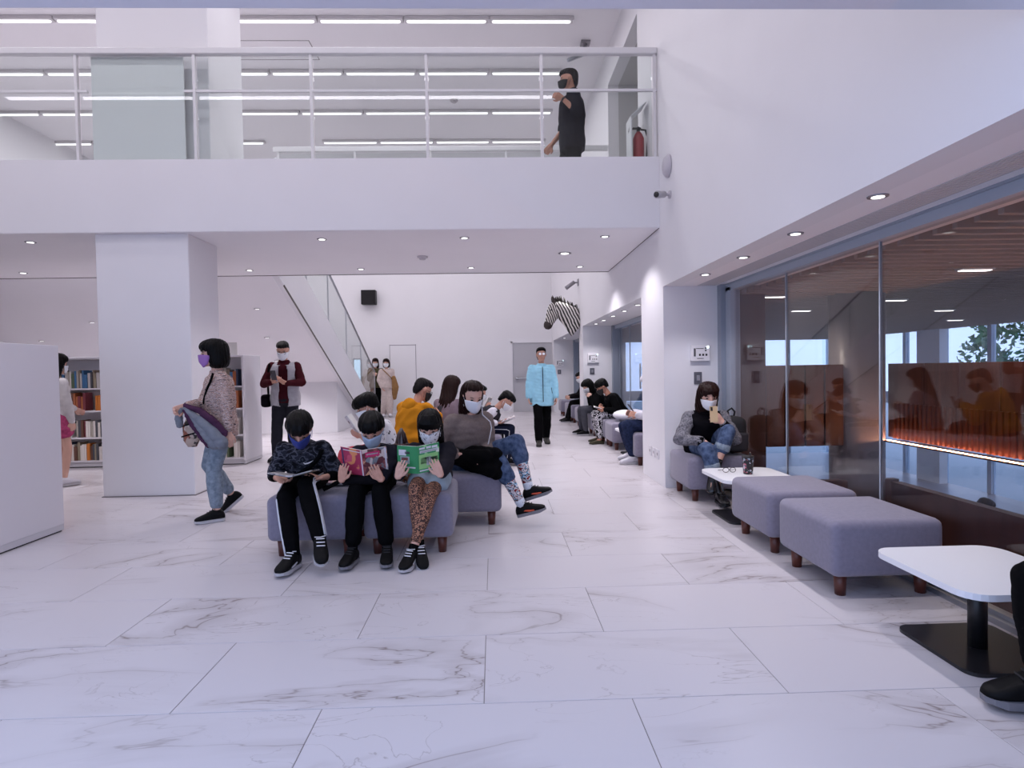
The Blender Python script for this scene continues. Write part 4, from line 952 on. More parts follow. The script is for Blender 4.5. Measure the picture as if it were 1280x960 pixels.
    def mask(s, m, top=.50, straps=True):
        hs = s.hs; nu, nv = 13, 8; P = []
        for layer in (0.012, 0.007):
            for iv in range(nv):
                v = iv/(nv-1); t = -.03+(top+.03)*v
                w, cx, d = head_at(max(t, .02))
                for iu in range(nu):
                    u = -1+2*iu/(nu-1); hgt = 1-.35*abs(u)**2.2
                    tt = .25+(t-.25)*hgt; w2, cx2, d2 = head_at(max(tt, .02)); a = u*math.radians(80)
                    nose = .022*max(0, 1-abs(u)*2.6)*(1 if v > .45 else v/.45)
                    pl = .0018*math.sin(v*PI*7)*(1-abs(u))
                    P.append(s.hp_(tt, cx2+(d2+layer)*math.cos(a)+nose+pl+.004, (w2+layer)*math.sin(a)))
        F = []; n1 = nu*nv
        for iv in range(nv-1):
            for iu in range(nu-1):
                a = iv*nu+iu; F.append((a, a+1, a+nu+1, a+nu)); F.append((n1+a, n1+a+nu, n1+a+nu+1, n1+a+1))
        for iu in range(nu-1): F.append((iu, n1+iu, n1+iu+1, iu+1)); b = (nv-1)*nu+iu; F.append((b, b+1, n1+b+1, n1+b))
        for iv in range(nv-1): a = iv*nu; F.append((a, a+nu, n1+a+nu, n1+a)); b = a+nu-1; F.append((b, n1+b, n1+b+nu, b+nu))
        o = put('face_mask', np.array(P), F, m, s.t, True)
        if straps:
            for sg in (-1, 1):
                for tt, te in ((.40, .56), (.12, .40)):
                    V, F = tube([s.hp_(tt, .020, sg*.078), s.hp_((tt+te)/2, .006, sg*.083), s.hp_(te, -.008, sg*.086)], .0022*hs, 5); put('ear_loop', V, F, m, o, True)
        return s
    def glasses(s, col='#2a2628', sun=False, lens=None):
        hs = s.hs; m = mat('specs_'+col, col, .3); mb = MB()
        for sg in (-1, 1):
            mb.add(*tube([s.hp_(.50+.105*math.sin(a), .106, sg*.031+.025*math.cos(a)) for a in np.linspace(0, 2*PI, 15)], .0026*hs, 6))
            mb.add(*tube([s.hp_(.52, .102, sg*.056), s.hp_(.53, .0, sg*.085)], .0022*hs, 6))
        mb.add(*tube([s.hp_(.52, .108, -.008), s.hp_(.52, .108, .008)], .0024*hs, 6)); o = mb.put('eyeglasses', m, s.t, True)
        if lens:
            for sg in (-1, 1):
                V, F = ellipsoid(s.hp_(.50, .105, sg*.031), [s.hf*.0015*hs, s.hl*.023*hs, s.hu*.022*hs], 12, 7); put('lens', V, F, lens, o, True)
        return s
    def top(s, m, ease=.022, sleeve=2.0, lo=-.18, hi=1.0, name='top', sm=None, arm=.016, wr=.004, collar=0, flare=0.0, vox=None, cuff=None, sleeves='LR'):
        """sleeve: 0 none, 1 elbow, 2 wrist"""
        mb = MB(); S = s.s; s.torso(mb, ease, lo, hi if hi < 1.0 else .93, flare)
        if hi >= 1.0: mb.add(*loft([s.tsec(.90, .130*s.bulk+ease/S, .085*s.bulk+ease/S), s.tsec(.98, .085, .072), s.tsec(1.03+collar*.06, .064+collar*.01, .064+collar*.01, .005)], 18))
        arms = MB()
        for k in sleeves:
            j = s.J[k]; B = .5+.5*s.bulk; dst = arms if sm else mb
            mb.cap(s.neck-s.tu*.07*S, j['sh'], .055*S+ease*.4, .046*S*B+arm*.8)
            if sleeve > 0:
                f = min(1, sleeve); e = j['sh']+(j['el']-j['sh'])*f; dst.cap(j['sh'], e, .046*S*B+arm, .040*S*B+arm*(1.2 if sleeve <= 1 else 1))
            if sleeve > 1:
                f = min(1, sleeve-1)*.97; e = j['el']+(j['wr']-j['el'])*f; dst.cap(j['el'], e, .041*S*B+arm, .029*S+arm*.75)
                if cuff:
                    cb = MB(); dd = nrm(j['wr']-j['el']); cb.cyl(e-dd*.02*S, e+dd*.03*S, .030*S+arm*.8, .028*S+arm*.6, 14); cb.put('cuff', cuff, s.t, True)
        o = fused(name, mb, m, s.t, vox or s.vox*1.22, 3, wr, seed=len(name)+int(S*100))
        if sm: fused('sleeves', arms, sm, s.t, vox or s.vox*1.22, 3, wr, seed=3)
        s.topo = o; return s
    def bottom(s, m, length=2.0, ease=.012, name='trousers', wide=0.0, wr=.0025, hi=.12, mid=0.0, legs='LR', hem=0.0):
        """length: 0..1 thigh, 1..2 shin; mid>0 fills between the legs (skirt)"""
        mb = MB(); S = s.s; s.torso(mb, ease, -.25, .02)
        mb.add(*loft([s.tsec(-.05, .160*s.bulk+ease/S, .11*s.bulk+ease/S), s.tsec(hi, .150*s.bulk+ease/S, .105*s.bulk+ease/S)], 18))
        ends = []
        for k in legs:
            j = s.J[k]; B = .5+.5*s.bulk; f = min(1, length); e = j['hp']+(j['kn']-j['hp'])*f; r0 = .080*S*B+ease; rk = .054*S*B+ease+wide*.6
            mb.cap(j['hp'], e, r0, r0+(rk-r0)*f+hem*(1 if length <= 1 else 0)); P = [j['hp'], e]
            if length > 1:
                f = length-1; e2 = j['kn']+(j['an']-j['kn'])*f; rm = .053*S*B+ease+wide; re = .036*S+ease+wide+hem
                q = j['kn']+(j['an']-j['kn'])*min(f, .4); mb.cap(j['kn'], q, rk, rm); mb.cap(q, e2, rm, rm+(re-rm)*f); P.append(e2)
            ends.append(P)
        if mid and len(ends) == 2:
            for w_ in (.25, .5, .75):
                pts = [a*(1-w_)+b*w_ for a, b in zip(*ends)]
                for a, b in zip(pts[:-1], pts[1:]): mb.cap(a, b, mid*S, mid*S)
        s.boto = fused(name, mb, m, s.t, s.vox*1.22, 3, wr, seed=5+int(S*77)); return s
    def shoe(s, k, m, sole, lace=None, boot=0, ln=1.0, mark=None, low=False, sockm=None, name='shoe'):
        j = s.J[k]; S = s.s*ln; an = j['an']; ya = math.radians(j['toe']); pt = math.radians(j['pit'])
        f = A(math.cos(ya)*math.cos(pt), math.sin(ya)*math.cos(pt), -math.sin(pt)); l = A(-math.sin(ya), math.cos(ya), 0); u = np.cross(f, l)
        rl = math.radians(j['foot'].get('roll', 0))
        if rl: l, u = nrm(l*math.cos(rl)+u*math.sin(rl)), nrm(u*math.cos(rl)-l*math.sin(rl))
        b0 = an-u*.088*s.s
        P = lambda x, y, z: b0+f*x*S+l*y*S+u*z*S
        prof = [(-.070, .020, .060), (-.054, .036, .090), (-.02, .042, .112), (.02, .043, .114), (.055, .045, .100), (.10, .049, .078), (.14, .049, .064), (.172, .041, .054), (.194, .020, .042)]
        if low: prof = [(x, w_, h_*.55 if x < .05 else h_*.75) for x, w_, h_ in prof]
        mb = MB(); mb.add(*loft([(P(x, 0, .020+(h_-.02)/2), l*w_*S, u*(h_-.020)/2*S*1.12) for x, w_, h_ in prof], 16, .8))
        if boot: mb.cap(an-u*.02, an+(j['kn']-an)*boot, .046*S, .050*S)
        else:
            if not low: mb.cap(an-u*.03*S+f*.0, an-u*.004*S-f*.004*S, .045*S, .043*S)
        o = fused(name, mb, m, s.t, s.vox*.8, 2)
        outl = [(-.072, .0), (-.066, .024), (-.045, .038), (0, .040), (.05, .041), (.10, .049), (.145, .049), (.178, .037), (.196, .012)]
        ring = [(x, w_) for x, w_ in outl]+[(x, -w_) for x, w_ in outl[::-1][:-1]]
        V = [P(x, y, .0+(.008 if x > .17 else 0)) for x, y in ring]+[P(x*1.01, y*1.04, .027) for x, y in ring]; n = len(ring)
        F = [tuple(range(n)), tuple(range(2*n-1, n-1, -1))]+[(i, n+i, n+(i+1) % n, (i+1) % n) for i in range(n)]
        put('sole', V, F, sole, o)
        if lace:
            mb = MB()
            for x, z in ((.035, .120), (.058, .108), (.080, .096)): mb.cap(P(x, -.024, z-.004), P(x+.006, .024, z-.004), .0042*S, .0042*S, 6)
            mb.cap(P(.028, 0, .122), P(.020, .034, .122), .003*S, .003*S, 6); mb.cap(P(.028, 0, .122), P(.022, -.034, .122), .003*S, .003*S, 6)
            mb.put('laces', lace, o, True)
        if mark:
            for sg in (-1, 1):
                V, F = loft([(P(.10, sg*.048, .036), f*.003*S, u*.005*S), (P(.055, sg*.044, .040), f*.004*S, u*.009*S), (P(.015, sg*.041, .050), f*.004*S, u*.006*S), (P(-.02, sg*.040, .062), f*.003*S, u*.003*S)], 8); put('side_mark', V, F, mark, o, True)
        return s
    def shoes(s, *a, **kw):
        for k in 'LR': s.shoe(k, *a, **kw)
        return s
    def sock(s, m, hi=.35, lo=0.0, e=.004, legs='LR', name='sock'):
        for k in legs:
            j = s.J[k]; d = j['kn']-j['an']; B = .5+.5*s.bulk
            r = lambda f: (.033+.0185*min(1, f/.62))*s.s*B+e+.002
            V, F = tube([j['an']+d*(lo+(hi-lo)*q) for q in (0, .33, .66, 1)], [r(lo+(hi-lo)*q) for q in (0, .33, .66, 1)], 16); put(name, V, F, m, s.t, True)
        return s
    def leg_stripe(s, m, n=3, off=.012, legs='LR', gap=.016, side=1, frm=.25, to=1.96, ease=.014):
        for k in legs:
            j = s.J[k]; sg = (1 if k == 'L' else -1)*side; B = .5+.5*s.bulk
            for i in range(n):
                P = []
                for q in np.linspace(frm, to, 14):
                    if q < 1: c = j['hp']+(j['kn']-j['hp'])*q; d = nrm(j['kn']-j['hp']); r = (.080+(.054-.080)*q)*s.s*B+ease
                    else: f = q-1; c = j['kn']+(j['an']-j['kn'])*f; d = nrm(j['an']-j['kn']); r = (.054 if f < .4 else .054-.028*(f-.4))*s.s*B+ease
                    o = s.lf*sg+j.get('so', 0)*A(0, 0, 1); o = nrm(o-d*np.dot(o, d)); w_ = np.cross(d, o); ang = (i-(n-1)/2)*gap/max(r, .03)
                    P.append(c+(o*math.cos(ang)+w_*math.sin(ang))*(r+.002))
                V, F = tube(P, .0045, 6); put('stripe', V, F, m, s.t, True)
        return s
    def strap(s, m, pts, w=.014, name='bag_strap', off=.03):
        """pts: (t, angle) around the torso"""
        P = [s.tp(t, a, .160*s.bulk, .112*s.bulk, off) for t, a in pts]
        V, F = tube(P, w, 8); put(name, V, F, m, s.t, True); return s
    def hood(s, m, name='hood'):
        mb = MB(); S = s.s
        for a in np.linspace(60, 300, 9):
            mb.add(*ellipsoid(s.tp(.98, a, .09, .085, .015)-s.tu*.03*S, [s.tl1*.045*S, s.fw*.045*S, s.tu*.05*S], 10, 7))
        mb.add(*ellipsoid(s.tp(.90, 180, .1, .10, .02), [s.tl1*.10*S, s.fw*.045*S, s.tu*.09*S], 12, 8))
        fused(name, mb, m, s.t, s.vox, 2, .003); return s
def cloth(name, c, rough=.85, var=.10, vs=18, bmp=.3, bs=350): return mat('cloth_'+name, c, rough, var=var, vs=vs, bmp=bmp, bs=bs, spec=.06)

# ------------------------------------------------------------------ things people hold
def open_book(label, c, right, up, w=.15, h=.21, ang=28, m1=None, m2=None, inner=None, thick=.008, name='comic_book', pages_out=.0):
    """two leaves hinged at c; right/up span the spread, normal = right x up is the cover side"""
    c, right, up = A(*c), nrm(A(*right)), nrm(A(*up)); n = np.cross(right, up)
    t = thing(name, label, 'book', tuple(c-up*h/2))
    a = math.radians(ang)
    for sg, m in ((-1, m1), (1, m2)):
        d = nrm(right*sg*math.cos(a)-n*math.sin(a)); nn = nrm(n*math.cos(a)+right*sg*math.sin(a))
        def slab(o0, o1, w0, w1, h0):
            V = []
            for o in (o0, o1):
                for x, y in ((w0, -h0), (w1, -h0), (w1, h0), (w0, h0)): V.append(c+d*x+up*y+nn*o)
            return V, [(0, 1, 2, 3), (7, 6, 5, 4), (0, 4, 5, 1), (1, 5, 6, 2), (2, 6, 7, 3), (3, 7, 4, 0)]
        cv = put('cover', *slab(0, .0016, 0, w, h/2), m, t)
        put('pages', *slab(-thick, 0, .002, w*.985, h/2*.98), inner or PAPER, t)
        if pages_out:   # printed title bars on the cover
            for (xa, xb, ya, yb, mm) in pages_out:
                if (xa > 0) == (sg > 0):
                    V = []
                    for o in (.0016, .0024):
                        for x, y in ((abs(xa)*w, ya*h/2), (abs(xb)*w, ya*h/2), (abs(xb)*w, yb*h/2), (abs(xa)*w, yb*h/2)): V.append(c+d*x+up*y+nn*o)
                    put('print', V, [(0, 1, 2, 3), (7, 6, 5, 4), (0, 4, 5, 1), (1, 5, 6, 2), (2, 6, 7, 3), (3, 7, 4, 0)], mm, cv)
    return t
def phone(label, c, right, up, m, w=.072, h=.15):
    c, right, up = A(*c), nrm(A(*right)), nrm(A(*up)); n = np.cross(right, up)
    t = thing('phone', label, 'phone', tuple(c-up*h/2))
    def slab(x0, x1, y0, y1, o0, o1):
        V = [c+right*x+up*y+n*o for o in (o0, o1) for x, y in ((x0, y0), (x1, y0), (x1, y1), (x0, y1))]
        return V, [(3, 2, 1, 0), (4, 5, 6, 7), (0, 1, 5, 4), (1, 2, 6, 5), (2, 3, 7, 6), (3, 0, 4, 7)]
    put('case', *slab(-w/2, w/2, -h/2, h/2, -.004, .004), m, t)
    put('screen', *slab(-w/2+.004, w/2-.004, -h/2+.006, h/2-.006, -.0046, -.004), mat('phone_screen', '#20242c', .1), t)
    put('camera_bump', *slab(-w/2+.006, -w/2+.026, h/2-.045, h/2-.008, .004, .0062), BLACKM, t)
    return t
# ------------------------------------------------------------------ cloth patterns
def pattern(name, stops, scale=10, stretch=(1, 1, 1), interp='CONSTANT', rough=.85, detail=2.0, dist=0.0, rot=(0, 0, 0)):
    m, nt, b = new_mat('cloth_'+name); co = coords(nt, stretch, rot)
    nz = N(nt, 'ShaderNodeTexNoise', Scale=scale, Detail=detail, Distortion=dist); L(nt, co, nz.inputs['Vector'])
    L(nt, ramp(nt, nz.outputs[0], [(p, hexc(c)) for p, c in stops], interp), b.inputs['Base Color']); b.inputs['Roughness'].default_value = rough; b.inputs['Specular IOR Level'].default_value = .06
    return m
CAMO = pattern('camouflage', [(0, '#15151a'), (.40, '#2c2d35'), (.50, '#4d4e58'), (.57, '#1d1e24'), (.66, '#3b3c45')], 14, (1, 1, 1.5))
MARL = pattern('marled_knit', [(0, '#3d3740'), (.36, '#8c7a78'), (.44, '#c9b7ae'), (.50, '#9a6a5c'), (.55, '#d6c9c4'), (.60, '#6c6470'), (.66, '#b99a8d')], 6.5, (3, 3, 24), detail=2)
def leopard():
    m, nt, b = new_mat('cloth_leopard'); co = coords(nt, (1, 1, .9))
    vo = N(nt, 'ShaderNodeTexVoronoi', Scale=62.0); L(nt, co, vo.inputs['Vector'])
    nz = N(nt, 'ShaderNodeTexNoise', Scale=60.0, Detail=1.0); L(nt, co, nz.inputs['Vector'])
    ad = N(nt, 'ShaderNodeMath', operation='MULTIPLY_ADD'); L(nt, nz.outputs[0], ad.inputs[0]); ad.inputs[1].default_value = .35; L(nt, vo.outputs['Distance'], ad.inputs[2])
    L(nt, ramp(nt, ad.outputs[0], [(0, hexc('#a97860')), (.42, hexc('#a97860')), (.50, hexc('#2e1b17')), (.72, hexc('#3a231d')), (.80, hexc('#9c6c55'))]), b.inputs['Base Color']); b.inputs['Roughness'].default_value = .8
    return m
LEO = leopard()
BWPAT = pattern('black_white_print', [(0, '#17171b'), (.46, '#c9c6cb'), (.54, '#1b1b20'), (.60, '#8f8d94')], 16, detail=3)
DOTM = speck('mask_dotted', (.78, .80, .84), [hexc('#3a3c48'), hexc('#6a6c78')], 60, .60)
SPECKTEE = speck('speckled_tee', (.72, .72, .76), [hexc('#2b2b33'), hexc('#8a8a92')], 30, .62)
BAGPAT = speck('canvas_print', hexc('#b8a394'), [hexc('#2c2422'), hexc('#8e4f3c'), hexc('#d8cbc0')], 18, .48)
SOCKP = pattern('printed_socks', [(0, '#7a2f33'), (.38, '#c8c2c6'), (.47, '#5b3b36'), (.53, '#6fa6c4'), (.58, '#d9d2d2'), (.66, '#8d3a3c')], 20, (1, 1, 1.6), detail=1)
MASKW = mat('mask_white', (.78, .80, .85), .8); MASKB = mat('mask_navy', '#2b3a86', .8); MASKP = mat('mask_purple', '#9a6fb5', .8); MASKK = mat('mask_black', '#131215', .8); MASKL = mat('mask_pale_blue', '#aebfd6', .8)
BLACKC = cloth('black', '#08080a'); BLACK2 = cloth('soft_black', '#0f0e12'); CHAR = cloth('charcoal', '#2c2b31'); NAVY = cloth('navy', '#171b2c'); WHITEC = cloth('white', '#cfccd4', bmp=.2); GREYC = cloth('grey', '#75737b')
JEANL = pattern('pale_jeans', [(.3, '#6b7886'), (.7, '#8d99a6')], 30, interp='LINEAR'); JEANB = pattern('blue_jeans', [(.3, '#33405a'), (.7, '#5a6a88')], 26, interp='LINEAR'); JEAND = pattern('dark_jeans', [(.3, '#1b2235'), (.7, '#2a3350')], 30, interp='LINEAR')
TAUPEK = cloth('taupe_knit', '#7d706c', vs=60); MUST = cloth('mustard', '#b5761c', vs=9); AQUA = cloth('aqua', '#98cde2', .6, .05); MAROON = cloth('maroon', '#3d141b'); VESTG = cloth('vest_grey', '#a9a7ad'); OLIVE = cloth('olive', '#4a4633'); CREAM = cloth('cream', '#c9b9b4'); TAN = cloth('tan', '#94704a'); PINK = cloth('pink_check', '#b04a72', vs=30, var=.3); OFFW = cloth('off_white', '#cbc6c6'); REDC = cloth('coral_red', '#b8434f'); DENIML = cloth('denim_shorts', '#9fb0bd')
SOLEW = mat('sole_white', '#b9b7bb', .6); SOLEG = mat('sole_grey', '#77757b', .7); SOLEK = mat('sole_black', '#161519', .7); SHOEK = mat('shoe_black', '#09090b', .6, spec=.15); LACEW = mat('lace_white', '#d8d6da', .7); SHOEW = mat('shoe_white', '#d2cfd6', .5); ORANGE = mat('mark_orange', '#d4512e', .5); BOOTL = mat('boot_leather', '#121013', .25, spec=.6); LACEK = mat('lace_black', '#1c1b20', .7)
STRIPE = mat('stripe_white', '#cfd0d6', .7)
def open_front(p, o, half, lo=-1, hi=2):
    me = o.data; bm = bmesh.new(); bm.from_mesh(me); org = ORG[o.name]; dele = []
    for f in bm.faces:
        c = np.array(f.calc_center_median())+org; r_ = c-p.hip; t = np.dot(r_, p.tu)/p.TL; r_ = r_-p.tu*np.dot(r_, p.tu)
        fx = np.dot(r_, np.cross(p.tl1, p.tu)); ly = np.dot(r_, p.tl1)
        if lo < t < hi and fx > 0 and abs(math.atan2(ly, fx)) < math.radians(half): dele.append(f)
    bmesh.ops.delete(bm, geom=dele, context='FACES'); bm.to_mesh(me); bm.free()
    sd = o.modifiers.new('thickness', 'SOLIDIFY'); sd.thickness = .008

# 1 walking person ---------------------------------------------------
p = Person('person walking past the pillar in a marled sweater and purple mask', (-2.46, 5.50, .845), 215, 1.57, lean=3, head=(-18, 6),
    hands={'R': dict(w=(-2.69, 5.30, 1.02), d=(-.5, -.5, -.3), curl=.9), 'L': dict(w=(-2.33, 5.33, .78), d=(.1, -.2, -1), curl=.5)},
    feet={'L': dict(a=(-2.45, 5.33, .085), toe=212), 'R': dict(a=(-2.49, 5.74, .15), toe=212, pitch=38)}, vox=.010)
p.body('a').hair('bob', 'black', 1.06).fringe('black', .62).mask(MASKP).top(MARL, .03, 1.85, lo=-.25, arm=.022, wr=.003, collar=.5).bottom(JEANL, 1.80, .014, wide=.006).shoes(SHOEK, SOLEW, LACEK)
p.strap(BLACKC, [(1.0, 60), (.85, 48), (.7, 30), (.5, 5), (.35, -20), (.15, -50), (-.05, -75)], .011)
t = thing('shoulder_bag', 'small printed canvas shoulder bag hanging beside the marled sweater', 'bag', (-2.66, 5.38, .62))
V, F = loft([((-2.665, 5.37, .66), (.035, 0, 0), (0, .03, 0)), ((-2.67, 5.37, .72), (.068, 0, 0), (0, .04, 0)), ((-2.67, 5.37, .84), (.072, 0, 0), (0, .04, 0)), ((-2.655, 5.37, .93), (.045, 0, 0), (0, .03, 0))], 18, .8); put('bag_body', V, F, BAGPAT, t, True)
for z in (.77, .86): V, F = tube([(-2.745, 5.35, z-.02), (-2.67, 5.325, z), (-2.60, 5.345, z+.02)], .007, 6); put('trim_band', V, F, BLACKC, t, True)
t = thing('folded_jacket', 'grey jacket with purple lining hanging from the hands of the person in the marled sweater', 'jacket', (-2.5, 5.28, .70))
def drape(name, m, pts, rad, parent):
    mb = MB()
    for (a, b), (r0, r1) in zip(zip(pts[:-1], pts[1:]), zip(rad[:-1], rad[1:])): mb.cap(a, b, r0, r1)
    fused(name, mb, m, parent, .009, 2, .004, 40)
GJ = cloth('jacket_grey', '#7b808a'); PJ = cloth('jacket_purple', '#4a2f47')
drape('outer_fold', GJ, [(-2.67, 5.26, 1.0), (-2.55, 5.235, .92), (-2.43, 5.235, .80), (-2.36, 5.25, .70)], [.02, .035, .055, .06], t)
drape('inner_fold', GJ, [(-2.60, 5.24, .93), (-2.49, 5.225, .80), (-2.41, 5.24, .69)], [.02, .04, .05], t)
drape('upper_lining', PJ, [(-2.67, 5.27, 1.03), (-2.55, 5.25, .99), (-2.43, 5.25, .90), (-2.345, 5.27, .78)], [.02, .028, .035, .035], t)
drape('lower_lining', PJ, [(-2.665, 5.255, .99), (-2.60, 5.235, .88), (-2.52, 5.235, .76), (-2.47, 5.245, .68)], [.02, .026, .026, .02], t)
drape('hanging_sleeve', GJ, [(-2.71, 5.28, 1.0), (-2.73, 5.28, .93), (-2.725, 5.28, .86)], [.022, .034, .03], t)

# 2 person with the grey vest ------------------------------------------
p = Person('person in a grey vest and maroon shirt looking at a phone', (-3.08, 8.98, .945), -82, 1.74, lean=4, head=(0, 22),
    hands={'R': dict(w=(-3.17, 8.66, 1.17), d=(.55, -.35, .55), n=(.5, .8, .1), curl=.6, hint=(-.8, .2, -1)), 'L': dict(w=(-2.94, 8.66, 1.15), d=(-.7, -.3, .35), n=(-.3, .5, .8), curl=.55, hint=(.9, .2, -1))},
    feet={'R': dict(a=(-3.20, 8.88, .095), toe=-100), 'L': dict(a=(-2.98, 9.02, .095), toe=-75)}, vox=.012, bulk=1.08)
p.body('b').hair('short', 'dark').mask(MASKW).glasses('#3a3536').top(MAROON, .022, 2, lo=-.2, arm=.02, collar=.8)
p.top(VESTG, .042, 0, lo=-.25, hi=.93, name='vest', wr=.004); open_front(p, p.topo, 24)
p.bottom(cloth('dark_trousers', '#23232a'), 2.0, .02, wide=.006).shoes(SHOEK, SOLEK)
p.strap(BLACKC, [(.98, -50), (.8, -60), (.5, -75), (.2, -85), (-.1, -92)], .016, off=.06)
t = thing('waist_bag', 'black bag hanging at the hip of the person in the grey vest', 'bag', (-3.33, 8.95, .80))
V, F = rbox((-3.42, 8.88, .80), (-3.28, 9.02, .99), .045, 3); put('bag_body', V, F, BLACKC, t, True)
V, F = rbox((-3.40, 8.865, .83), (-3.30, 8.89, .93), .01, 2); put('pocket', V, F, BLACK2, t, True)
phone('dark phone held by the person in the grey vest', (-3.10, 8.57, 1.27), (1, .15, 0), (0, -.45, .9), mat('phone_dark', '#34323a', .3))

# 3 person at the shelf -----------------------------------------------
p = Person('person in a white top and pink checked skirt at the far bookcase', (-5.17, 7.25, .83), 62, 1.52, head=(10, 10),
    hands={'R': dict(w=(-4.96, 7.22, .70)), 'L': dict(w=(-5.2, 7.6, .9))}, feet={'R': dict(a=(-5.07, 7.2, .09), toe=60), 'L': dict(a=(-5.20, 7.3, .09), toe=60)}, vox=.013)
p.body('a').hair('long', 'dark').top(OFFW, .03, 2, lo=-.1, arm=.02).bottom(PINK, .42, .03, 'skirt', mid=.08, hem=.02).shoes(SHOEW, SOLEW).mask(MASKW)

# 4 person in camouflage -----------------------------------------------
p = Person('person in a dark camouflage shirt and navy mask reading on the front ottoman', (-1.41, 4.56, .495), -84, 1.40, lean=30, head=(4, 44), tscale=.80, leg=1.22,
    hands={'R': dict(w=(-1.53, 4.26, .555), d=(.75, -.4, -.25), n=(.1, -.3, 1), curl=.45, hint=(-.55, .5, -.8)), 'L': dict(w=(-1.22, 4.25, .555), d=(-.75, -.35, -.05), n=(-.2, -.2, 1), curl=.6, hint=(.55, .5, -.8))},
    feet={'R': dict(a=(-1.335, 3.96, .085), toe=-102, hint=(-.05, -1, .6)), 'L': dict(a=(-1.15, 3.93, .20), toe=-70, pitch=22, hint=(-.15, -1, .7))}, vox=.0085)
p.body('b').hair('bowl', 'black', 1.03).mask(MASKB).top(CAMO, .022, .85, lo=-.15, arm=.024, wr=.005, name='shirt').bottom(BLACKC, 1.96, .014, wide=.004)
for k in 'LR': p.J[k]['so'] = .55
p.leg_stripe(STRIPE, 3, gap=.014).shoes(SHOEK, SOLEW, LACEW, ln=1.16, mark=STRIPE).sock(CHAR, .28)
for k in 'LR':
    j = p.J[k]; V, F = tube([j['el']+(j['wr']-j['el'])*q for q in (-.12, .3, .66)], [.040, .037, .031], 14); put('undersleeve', V, F, BLACKC, p.t, True)
p.strap(BLACKC, [(1.0, 55), (.85, 45), (.65, 20), (.45, -12), (.25, -45), (.05, -75)], .016, off=.045)
def tick(p, t0, a0, s_, m, off):
    pts = [(t0+.03, a0-9), (t0-.012, a0-5), (t0-.005, a0+2), (t0+.02, a0+10), (t0+.04, a0+16)]
    V, F = tube([p.tp(t, a, .160, .112, off) for t, a in pts], [.002*s_, .006*s_, .0055*s_, .003*s_, .001*s_], 6); put('logo', V, F, m, p.t, True)
tick(p, .74, 14, 1.0, LACEW, .034)
GREYART = book_art('comic_grey', hexc('#8d8a8c'), [hexc('#c9c5c8'), hexc('#5a585c'), hexc('#a8a39a')], 30, .45)
open_book('open comic with grey pages on the lap of the person in camouflage', (-1.375, 4.14, .585), (1, .0, .04), (0, -.97, .12), .15, .20, 12, mat('cover_dark', '#3a393f', .5), mat('cover_olive', '#6f6c64', .5), GREYART)

# 5 person with pink comic ---------------------------------------------
p = Person('person in dark clothes and pale blue mask holding up a pink comic', (-.885, 4.57, .49), -90, 1.34, lean=24, head=(0, 32), tscale=.70, leg=1.26,
    hands={'R': dict(w=(-1.045, 4.085, .555), d=(.22, -.30, .92), n=(.3, .9, .3), curl=.16, hint=(-.7, .2, -1)), 'L': dict(w=(-.775, 4.075, .550), d=(-.40, -.32, .85), n=(-.1, .95, .3), curl=.16, hint=(.8, .2, -1))},
    feet={'R': dict(a=(-.965, 4.03, .085), toe=-100), 'L': dict(a=(-.735, 4.05, .085), toe=-84)}, vox=.0085)
p.body('b').hair('bowl', 'black', 1.04).mask(MASKL).top(cloth('navy_jacket', '#1d1d27'), .026, 1.75, lo=-.12, arm=.018, wr=.005, name='jacket').bottom(BLACKC, 1.80, .014, wide=.010).sock(BLACKC, .16).shoes(SHOEK, SOLEG, LACEK, ln=1.1)
V, F = rbox((-1.06, 4.12, .515), (-.74, 4.36, .585), .03, 3)
t = thing('waist_pack', 'black belt pack resting on the lap of the person with the pink comic', 'bag', (-.9, 4.24, .51)); put('bag_body', V, F, BLACK2, t, True)
V, F = tube([(-1.04, 4.3, .55), (-1.14, 4.32, .50), (-1.22, 4.28, .46)], [.016, .016, .012], 8); put('belt', V, F, BLACKC, t, True)
PINKART = book_art('comic_cover_pink', hexc('#a52f52'), [hexc('#c9506a'), hexc('#d88a5c'), hexc('#7a2140')], 13, .52)
MIXART = book_art('comic_cover_mixed', hexc('#8d4a4a'), [hexc('#c9b9b2'), hexc('#5c2730'), hexc('#d39a78'), hexc('#7a7f86')], 24, .42)
NAVYP = mat('print_navy', '#2a2c55', .5); WHP = mat('print_white', '#d0ccd2', .5); PKP = mat('print_magenta', '#c02a63', .5)
open_book('open pink comic held up by the person with the pale blue mask', (-.895, 4.10, .665), (1, 0, -.02), (0, -.38, .92), .165, .215, 20, PINKART, MIXART, pages_out=[(-.96, -.90, -.97, .97, NAVYP), (-.88, -.10, .80, .86, WHP), (.12, .70, .45, .80, PKP), (.16, .64, .60, .70, WHP), (-.08, -.02, -.97, .97, WHP), (.90, .97, -.95, .95, WHP)])

